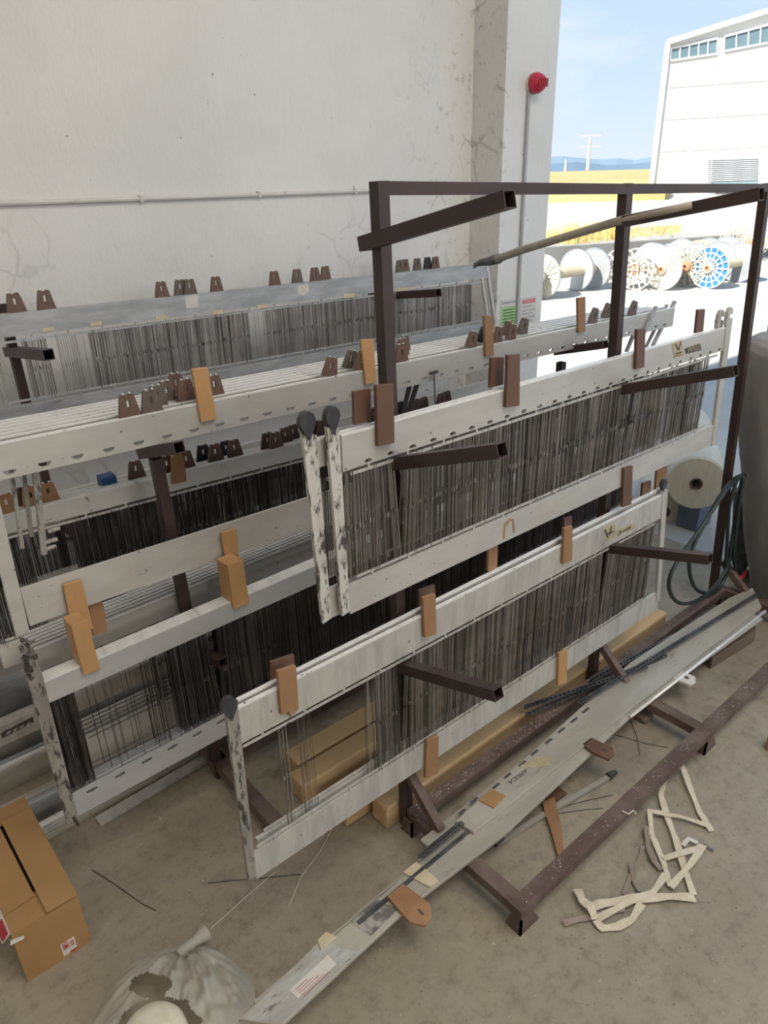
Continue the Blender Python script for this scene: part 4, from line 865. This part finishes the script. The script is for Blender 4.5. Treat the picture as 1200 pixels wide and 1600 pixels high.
strap([(1066,1325),(1075,1316),(1090,1320)], .016, 'label_white', 'white ribbon curl above the small strap loop', [.012,.018,.006])
strap([(1098,1320),(1108,1326),(1115,1330)], .012, 'tape', 'dark blue scrap beside the strap heap')
# ================================================================== cable on the third post
def cpts(l, X): return [PX(x,y,X) for x,y in l]
def spline(P, k=8):
    out = []
    for i in range(len(P)-1):
        p0 = P[max(i-1,0)]; p1 = P[i]; p2 = P[i+1]; p3 = P[min(i+2,len(P)-1)]
        for j in range(k):
            t = j/k; out.append(.5*((2*p1)+(p2-p0)*t+(2*p0-5*p1+4*p2-p3)*t*t+(-p0+3*p1-3*p2+p3)*t**3))
    return out+[P[-1]]
xc = postx(2,.5)-.05
cb = thing('cable', (xc,1.6,.1), 'dark green cable hung in loops on the third post of the tall rack', 'cable')
YC = 1.62
def cy(l, Y): return [PY(x,y,Y) for x,y in l]
loops = [cy([(1162,742),(1148,748),(1125,775),(1100,820),(1080,862),(1077,890),(1084,915),(1098,926),(1118,924),(1134,900),(1142,860),(1150,800),(1160,748),(1164,742)],1.60),
         cy([(1158,745),(1140,760),(1115,795),(1088,835),(1060,875),(1046,905),(1049,930),(1065,943),(1090,938),(1115,918),(1136,885),(1144,840),(1152,790),(1162,744)],1.585),
         cy([(1162,744),(1156,780),(1150,830),(1147,870),(1152,900),(1162,925),(1168,938)],1.57), cy([(1152,748),(1140,790),(1136,850),(1134,888)],1.595)]
for l in loops: MB().tube(spline(l), .011, 8).build('cable_loop', M['green_cable'], cb, smooth=True)
# pliers-like clamp on the bars
p = PZ(1160,905,.16)
cl = thing('welding_clamp', p, 'clamp with a red grip lying on the bars beside the third post', 'clamp')
MB().tube([PZ(1150,912,.17),PZ(1167,893,.17)], .013, 8).build('grip', M['redgrip'], cl, smooth=True)
MB().tube([PZ(1167,893,.17),PZ(1172,880,.18),PZ(1172,868,.2)], .006, 8).build('jaw', M['bright'], cl, smooth=True)
# ================================================================== cloth wrapped bundle at the right edge
bc = Vector((4.50,1.40,0))
bu = thing('wrapped_bundle', bc, 'tall dusty bundle wrapped in grey cloth at the right edge', 'bundle')
BY = [(990,1187),(960,1184),(930,1180),(900,1177),(870,1173),(840,1169),(800,1166),(760,1164),(700,1163),(640,1163),(600,1164),(570,1166),(548,1170),(536,1178),(530,1188),(527,1200)]
BL = [(PF(x,y,bc.dot(F0)), .30 if k < 12 else [.295,.27,.235,.19][k-12]) for k, (y, x) in enumerate(BY)]
def bun(u, v):
    a = 2*math.pi*u; f = v*(len(BL)-1)*.999; i = int(f); t = f-i
    p = BL[i][0]+(BL[i+1][0]-BL[i][0])*t; r = BL[i][1]+(BL[i+1][1]-BL[i][1])*t
    w_ = 1-abs(math.cos(a*.5))**8*0
    d = F0*math.sin(a)-R0*math.cos(a); k = 1-max(0,math.cos(a))**2
    rr = r*(1+(.10*mn.noise(Vector((math.cos(a)*2,math.sin(a)*2,p.z*2)))+.07*math.sin(a*7+p.z*3)*(1-v)+.06*mn.noise(Vector((math.cos(a)*6,math.sin(a)*6,p.z*7))))*(.15+.85*k))
    z = p.z*(v > .0)+.02*mn.noise(Vector((a*2,p.z*3,3)))*min(1,v*6)
    c = Vector((p.x,p.y,0))+R0*r
    if v > .965: rr *= max(.01, 1-(v-.965)/.035)**.6
    if v == 0: z = 0
    return Vector((c.x+d.x*rr, c.y+d.y*rr, max(0,z)))
sheet(bun, 72, 90, M['cloth'], 'cloth_wrap', bu)
MB().prism([PF(x,y,4.22) for x,y in ((1150,770),(1176,752),(1185,905),(1158,905),(1147,880))], F0*.05).build('dark_liner', M['tape'], bu, bevel=.01)
bcc = BL[0][0]+R0*.3; bct = BL[11][0]+R0*.3; MB().tube([(bcc.x,bcc.y,.002),bct], .17, 20).build('core', M['oldtimber'], bu)
mb = MB()
for k in range(3):
    P = [bun(.78+.05*k+.02*math.sin(j*.9+k), .7-.06*j)-F0*.008 for j in range(10)]; mb.tube(spline(P,4), .006, 6)
mb.build('loose_thread', M['label_grey'], bu, smooth=True)
# ================================================================== plastic wrapped rolls by the doorway
def roll(pc, X, r, L, label, face=True):
    c = PX(*pc, X); t = thing('fabric_roll', (c.x, c.y, c.z-r), label, 'roll', 'white rolls by the doorway')
    ax = Vector((.86,.5,0)); mb = MB(); mb.ring(c, ax, r*.24, r, .001, 36)
    mb = MB(); n = 36; 
    a = ax.orthogonal().normalized(); b = ax.cross(a)
    pr = [(0,.23),(0,1),(L,1),(L,.23),(0,.23)]
    vs = []; 
    for d_, rr in pr[:4]:
        vs += [c+ax*d_+(a*math.cos(2*math.pi*k/n)+b*math.sin(2*math.pi*k/n))*r*rr for k in range(n)]
    fs = []
    for j in range(4):
        for k in range(n): fs.append((j*n+k, j*n+(k+1) % n, ((j+1) % 4)*n+(k+1) % n, ((j+1) % 4)*n+k))
    mb.add(vs, fs).build('fabric', M['yarn'], t, smooth=False)
    MB().ring(c+ax*.01, ax, r*.17, r*.23, .03, 24).build('core', M['oldtimber'], t)
    def wrap(u, v):
        th = 2*math.pi*u; rr = r*1.03*(1+.05*mn.noise(Vector((math.cos(th)*2,math.sin(th)*2,v*4+c.x)))+.05*max(0,-math.sin(th))*0)
        p = c+ax*(.02+(L)*v)+(a*math.cos(th)+b*math.sin(th))*rr
        return p
    sheet(wrap, 36, 8, M['film_white'], 'wrapper', t)
    return t
roll((1088,756), 4.95, .20, .5, 'white fabric roll with dark core facing the racks, on top by the doorway')
roll((1038,800), 5.0, .20, .5, 'white plastic wrapped roll on the floor below the one with dark core')
roll((1075,700), 5.5, .2, .5, 'white roll behind the cored one, half hidden by the loom frames')
p = PZ(1078,828); cr = MB().box(p.x, p.x+.22, p.y-.05, p.y+.12, 0, .19).build('support_crate', M['greybox'], bevel=.006); tag(cr, 'grey crate under the white roll with dark core', 'crate')
# ================================================================== outdoors
def gp(p, z=0): return Vector((p.x,p.y,z))
struct(MB().box(XD, 26, -40, 60, -.2, -.005).build('yard', M['yard'], origin=(0,0,0)))
# low concrete wall along the far side of the yard
D0 = PZ(850,447).dot(F0)
w0 = PF(760,0,D0); w1 = PF(1300,0,PZ(1200,385).dot(F0)); w0.z = w1.z = 0
hw_ = PF(844,391,D0).z
n_ = Vector((w1.y-w0.y, w0.x-w1.x, 0)).normalized()
hz = Vector((0,0,hw_)); hz1 = Vector((0,0,.47)); mb = MB(); mb.hexa([w0, w1, w1-n_*.3, w0-n_*.3, w0+hz, w1+hz1, w1-n_*.3+hz1, w0-n_*.3+hz]); o = mb.build('yard_wall', M['yardwall']); struct(o)
mb = MB(); mb.hexa([w0-n_*.31+Vector((0,0,hw_-.4)), w1-n_*.31+Vector((0,0,.07)), w1+F0*150+R0*200+Vector((0,0,.3)), w0+F0*150-R0*150+Vector((0,0,.3)),
   w0-n_*.31+Vector((0,0,hw_-.12)), w1-n_*.31+Vector((0,0,.37)), w1+F0*150+R0*200+Vector((0,0,.35)), w0+F0*150-R0*150+Vector((0,0,.35))]); struct(mb.build('ground', M['yard']))
# dry field strip
a = PF(700,300,62); b = PF(1030,302,62)
mb = MB(); A = PF(600,306,55); B = PF(1040,300,55); C_ = PF(1100,262,300); D_ = PF(560,276,300)
mb.add([A,B,C_,D_,A-Vector((0,0,1)),B-Vector((0,0,1)),C_-Vector((0,0,1)),D_-Vector((0,0,1))], [(0,1,2,3),(7,6,5,4),(0,4,5,1),(1,5,6,2),(2,6,7,3),(3,7,4,0)]); struct(mb.build('field', M['field']))
mb = MB()
for i in range(1600):
    x = random.choice([random.uniform(846,975), random.uniform(880,960), random.uniform(975,1060)]); rd = ray(x,395); wv = w1-w0; tt_ = (w0.x*wv.y-w0.y*wv.x)/(rd.x*wv.y-rd.y*wv.x); D = tt_*rd.dot(F0)+random.uniform(.7,4.5)
    p = PF(x, 395, D); p.z = hw_-.14; h_ = random.uniform(.1,.55)*(1.0 if x < 975 else .45); l = Vector((random.uniform(-.12,.12),random.uniform(-.12,.12),h_)); w_ = R0*.012
    mb.add([p-w_,p+w_,p+l], [(0,1,2)])
o = mb.build('dry_grass', M['grass']); o['kind'] = 'stuff'; tag(o, 'dry yellow grass tufts growing behind the low concrete yard wall', 'grass')
# hills
def hill(D, pts, mat, name):
    P = [PF(x,y,D) for x,y in pts]; B = [PF(x,300,D*.9) for x,y in pts]; n = len(P); bk = [p+F0*D*.2-Vector((0,0,D*.05)) for p in P]
    MBx = MB().add(B+P+bk, [(i,i+1,n+i+1,n+i) for i in range(n-1)]+[(n+i,n+i+1,2*n+i+1,2*n+i) for i in range(n-1)]); struct(MBx.build(name, M[mat]))
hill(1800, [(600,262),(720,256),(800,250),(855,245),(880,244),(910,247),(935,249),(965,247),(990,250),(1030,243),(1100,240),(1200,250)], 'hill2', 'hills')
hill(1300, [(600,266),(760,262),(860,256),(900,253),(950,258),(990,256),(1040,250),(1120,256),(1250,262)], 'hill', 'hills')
# far white industrial building
DB = 62.0
fx = lambda x, y: PF(x, y, DB)
base_l = fx(1018,306); base_r = fx(1420,302); zg = min(base_l.z, base_r.z)-.3
bd = thing('industrial_building', (base_l.x, base_l.y, zg), 'large white industrial building across the yard with windows under its gable', 'building')
TL = fx(1043,66); R1 = fx(1200,17); Rg = TL+(R1-TL)*1.12; TR = Rg+Vector((R0.x*9,R0.y*9,-(Rg.z-TL.z)*.9))
bl = Vector((TL.x,TL.y,zg)); br = Vector((TR.x,TR.y,zg)); bv = Vector((TL.x,TL.y,0)).normalized(); bdep = bv*30+R0*5
mb = MB(); mb.prism([bl,br,TR,Rg,TL], bdep); mb.build('wall', M['facade'], bd)
mb = MB(); off = -F0*.25
for p, q in ((TL,Rg),(Rg,TR)): mb.bar(p+off, q+off, .5, .35)
mb.bar(Vector((TL.x,TL.y,zg))+off*.5, TL+off*.5, .3, .3, F0); mb.build('roof_trim', M['facade'], bd)
def fwin(px, n, name):
    P = [PF(x,y,DB-.06) for x,y in px]; w = MB().prism(P, F0*.1).build(name, M['glass'], bd)
    mb = MB()
    for i in range(n+1):
        t = i/n; mb.bar(P[0]+(P[1]-P[0])*t-F0*.04, P[3]+(P[2]-P[3])*t-F0*.04, .07, .08, F0)
    mb.bar(P[0]-F0*.04,P[1]-F0*.04,.12,.12,F0); mb.bar(P[3]-F0*.04,P[2]-F0*.04,.14,.14,F0); mb.build('mullion', M['facade'], w)
fwin([(1047,95),(1120,84),(1121,60),(1048,76)], 5, 'window'); fwin([(1131,80),(1225,62),(1226,32),(1132,57)], 5, 'window')
mb = MB()
for q in (((1126,52),(1108,302)),): mb.bar(PF(*q[0],DB-.03), PF(*q[1],DB-.03), .10, .1, F0)
for (x0_,y0_,x1_,y1_) in ((1040,137,1300,118),(1033,187,1300,172),(1027,237,1300,224)): mb.bar(PF(x0_,y0_,DB-.02), PF(x1_,y1_,DB-.02), .06, .08, F0)
mb.build('panel_seam', M['seam'], bd)
MB().prism([PF(x,y,DB-.05) for x,y in ((1106,302),(1184,301),(1185,246),(1107,249))], F0*.1).build('roller_door', M['shutter'], bd)
mb = MB()
for i in range(12): mb.bar(PF(1107,250+i*3,DB-.1), PF(1184,247.5+i*3,DB-.1), .06, .08, F0)
mb.build('door_slat', M['seam'], bd)
MB().prism([PF(x,y,DB-.09) for x,y in ((1118,303),(1165,302),(1165,288),(1118,289))], F0*.05).build('door_gap', M['label_dark'], bd)
# utility poles
def upole(x, y0, y1, D, label, arms):
    p = PF(x,y1,D); q = PF(x,y0,D); q = Vector((p.x,p.y,q.z)); t = thing('utility_pole', p, label, 'pole')
    MB().tube([p,q], [.17,.11], 8).build('shaft', M['conduit_grey'], t)
    if arms:
        for dz in (0,.9): MB().bar(q-R0*1.0-Vector((0,0,dz)), q+R0*1.0-Vector((0,0,dz)), .12, .12).build('crossarm', M['conduit_grey'], t)
upole(918, 212, 266, 75, 'tall pale utility pole with two crossarms in the dry field', True); upole(883, 249, 268, 95, 'small distant lamp pole in the field left of the tall pole', False)
# white pallets of goods beside the far building base / bright walls are the yard itself; door leaf at far right
p0 = PF(1196,560,9.0); p1 = PF(1240,560,9.0); 
o = MB().prism([Vector((p0.x,p0.y,0)), Vector((p1.x,p1.y,0)), Vector((p1.x,p1.y,0))+F0*.1, Vector((p0.x,p0.y,0))+F0*.1], (0,0,3.2)).build('sliding_door', M['shutter']); struct(o); o.name = 'door_1'
# ---------------------------------------------------------------- cable reels
RR = .46; RL = 1.45
def reel(label, ftype, fm_, hubm):
    t = thing('cable_reel', (0,0,0), label, 'reel', 'metal reels in the yard'); c = Vector((0,0,RR)); ax = Vector((1,0,0))
    a = Vector((0,1,0)); b = Vector((0,0,1)); mb = MB()
    if ftype == 'spoke':
        for r_ in (RR,.72*RR,.45*RR): mb.ring(c, ax, r_-.025, r_, .03, 32)
        n = 16
    else:
        mb.ring(c, ax, .1, RR, .012, 32); mb.ring(c, ax, RR-.03, RR, .04, 32); n = 18
    for k in range(n):
        u = a*math.cos(2*math.pi*k/n)+b*math.sin(2*math.pi*k/n); mb.bar(c+u*.11-ax*.02, c+u*(RR-.02)-ax*.02, .028, .03, ax)
    fl_ = mb.build('flange', M[fm_], t)
    mb = MB(); mb.ring(c+ax*RL, ax, .05, RR, .014, 36); mb.ring(c+ax*RL, ax, RR-.02, RR, .035, 36); mb.build('flange', M['reel_disc'], t)
    mb = MB(); mb.tube([c, c+ax*RL], .105, 18); mb.build('barrel', M['reel_tan'], t)
    mb = MB(); mb.ring(c-ax*.05, ax, .04, .11, .10, 20); hb = mb.build('hub', M[hubm], t)
    MB().ring(c-ax*.09, ax, .04, .07, .06, 18).build('bore', M['hub'], hb)
    return t
protos = {}
def put_reel(base, ftype, fm_, hubm, label, dz=0, p=None):
    k = (ftype, fm_, hubm)
    if k not in protos: t = protos[k] = reel(label, ftype, fm_, hubm)
    else: t = copy_tree(protos[k])
    t['label'] = label; q = p if p is not None else PZ(*base); t.location = (q.x, q.y, q.z+dz); return t
put_reel((846,466),'rib','reel_white','reel_white','white ribbed metal reel in the yard, leftmost against the pier edge').scale = (1.3,1,1)
q = PZ(898,454); q.x -= RL*1.3; q.z = 0; put_reel(None,'rib','reel_white','reel_white','metal reel behind the leftmost one, only its plain disc showing', p=q).scale = (1.3,1,1)
put_reel((966,452),'spoke','reel_white','hub','spoked white reel in the yard mostly hidden by the second post')
put_reel((990,453),'spoke','reel_white','hub','spoked reel with orange hub just right of the second post')
put_reel((1032,453),'rib','reel_white','reel_tan','white ribbed reel with tan hub in the middle of the yard row')
put_reel((1069,448),'spoke','reel_tan','hub','tan spoked reel with orange hub left of the blue reel')
put_reel((1103,451),'spoke','blue','reel_white','bright blue spoked metal reel in the yard row')
MB().ring(Vector((0,0,RR))+Vector((.006,0,0)), (1,0,0), .1, RR-.01, .004, 32).build('flange_disc', M['blue'], None, origin=(0,0,0))
fd = bpy.data.objects['flange_disc']; fd.parent = protos[('spoke','blue','reel_white')]; fd.location = (0,0,0)
bw = [c_ for c_ in protos[('spoke','blue','reel_white')].children if c_.name.startswith('flange')][0]; bw.data.materials[0] = M['reel_white']
for (x,y,ft,fmm,lb) in ((1012,441,'rib','reel_white','ribbed white reel in the second row above the spoked one'),(1056,439,'rib','reel_white','ribbed white reel in the second row above the white one'),
      (1086,435,'rib','reel_tan','reel in the second row behind the blue one'),(1140,409,'spoke','reel_tan','tan spoked reel far right in the last row, left of two'),(1167,407,'spoke','reel_tan','tan spoked reel far right in the last row, right of two')):
    put_reel((x,y),ft,fmm,'hub',lb)
# ================================================================== light
w = bpy.data.worlds.new('sky'); SC.world = w; w.use_nodes = True; nt = w.node_tree; bg = nt.nodes['Background']
tc = nt.nodes.new('ShaderNodeTexCoord'); sx = nt.nodes.new('ShaderNodeSeparateXYZ'); nt.links.new(tc.outputs['Generated'], sx.inputs[0])
cr_ = nt.nodes.new('ShaderNodeValToRGB'); nt.links.new(sx.outputs['Z'], cr_.inputs[0])
el = cr_.color_ramp.elements; el[0].position = 0; el[0].color = (*srgb(226,238,248),1); el[1].position = .6; el[1].color = (*srgb(120,170,215),1)
e_ = el.new(.10); e_.color = (*srgb(208,229,247),1); e_ = el.new(.28); e_.color = (*srgb(186,216,244),1)
mp = nt.nodes.new('ShaderNodeMapping'); mp.inputs['Scale'].default_value = (1,1,3.2); nt.links.new(tc.outputs['Generated'], mp.inputs[0])
nz = nt.nodes.new('ShaderNodeTexNoise'); nz.inputs['Scale'].default_value = 3.2; nz.inputs['Detail'].default_value = 7; nz.inputs['Roughness'].default_value = .55; nt.links.new(mp.outputs[0], nz.inputs['Vector'])
mr = nt.nodes.new('ShaderNodeMapRange'); mr.inputs['From Min'].default_value = .44; mr.inputs['From Max'].default_value = .68; nt.links.new(nz.outputs['Fac'], mr.inputs['Value'])
mx = nt.nodes.new('ShaderNodeMix'); mx.data_type = 'RGBA'; nt.links.new(mr.outputs[0], mx.inputs[0]); nt.links.new(cr_.outputs[0], mx.inputs[6]); mx.inputs[7].default_value = (*srgb(240,245,250),1)
nt.links.new(mx.outputs[2], bg.inputs['Color']); bg.inputs['Strength'].default_value = 1.0
sun = bpy.data.lights.new('sun', 'SUN'); sun.energy = 10; sun.angle = .012; sun.color = (1,.95,.86)
so = bpy.data.objects.new('sun', sun); COL.objects.link(so); dr = Vector((math.cos(.0),.06,-.72)).normalized(); so.rotation_euler = dr.to_track_quat('-Z','Y').to_euler(); so.location = (-10,0,20)
def area(name, loc, aim, sx_, sy_, e, col=(1,1,1)):
    l = bpy.data.lights.new(name, 'AREA'); l.shape = 'RECTANGLE'; l.size = sx_; l.size_y = sy_; l.energy = e; l.color = col
    o = bpy.data.objects.new(name, l); COL.objects.link(o); o.location = loc; o.rotation_euler = (Vector(aim)-Vector(loc)).to_track_quat('-Z','Y').to_euler()
area('ceiling_fill', (2.3,-1.0,6.4), (2.3,-.9,0), 4.5, 2.5, 185, (1,.95,.87))  # unseen fill light, added under the ceiling to brighten the racks
area('ceiling_fill', (-4.0,-1.5,6.4), (-4.0,-1.4,0), 5, 2.5, 50, (1,.95,.87))  # second added fill, over the rear of the hall
area('side_fill', (1.5,-7.5,4.2), (2.2,2.5,.8), 4, 2, 165, (1,.95,.87))  # added fill aimed at the racks from the right, no real fixture
SC.view_settings.view_transform = 'Standard'; SC.view_settings.look = 'None'; SC.view_settings.exposure = 0.1; SC.view_settings.gamma = 1.0; SC.view_settings.use_curve_mapping = False
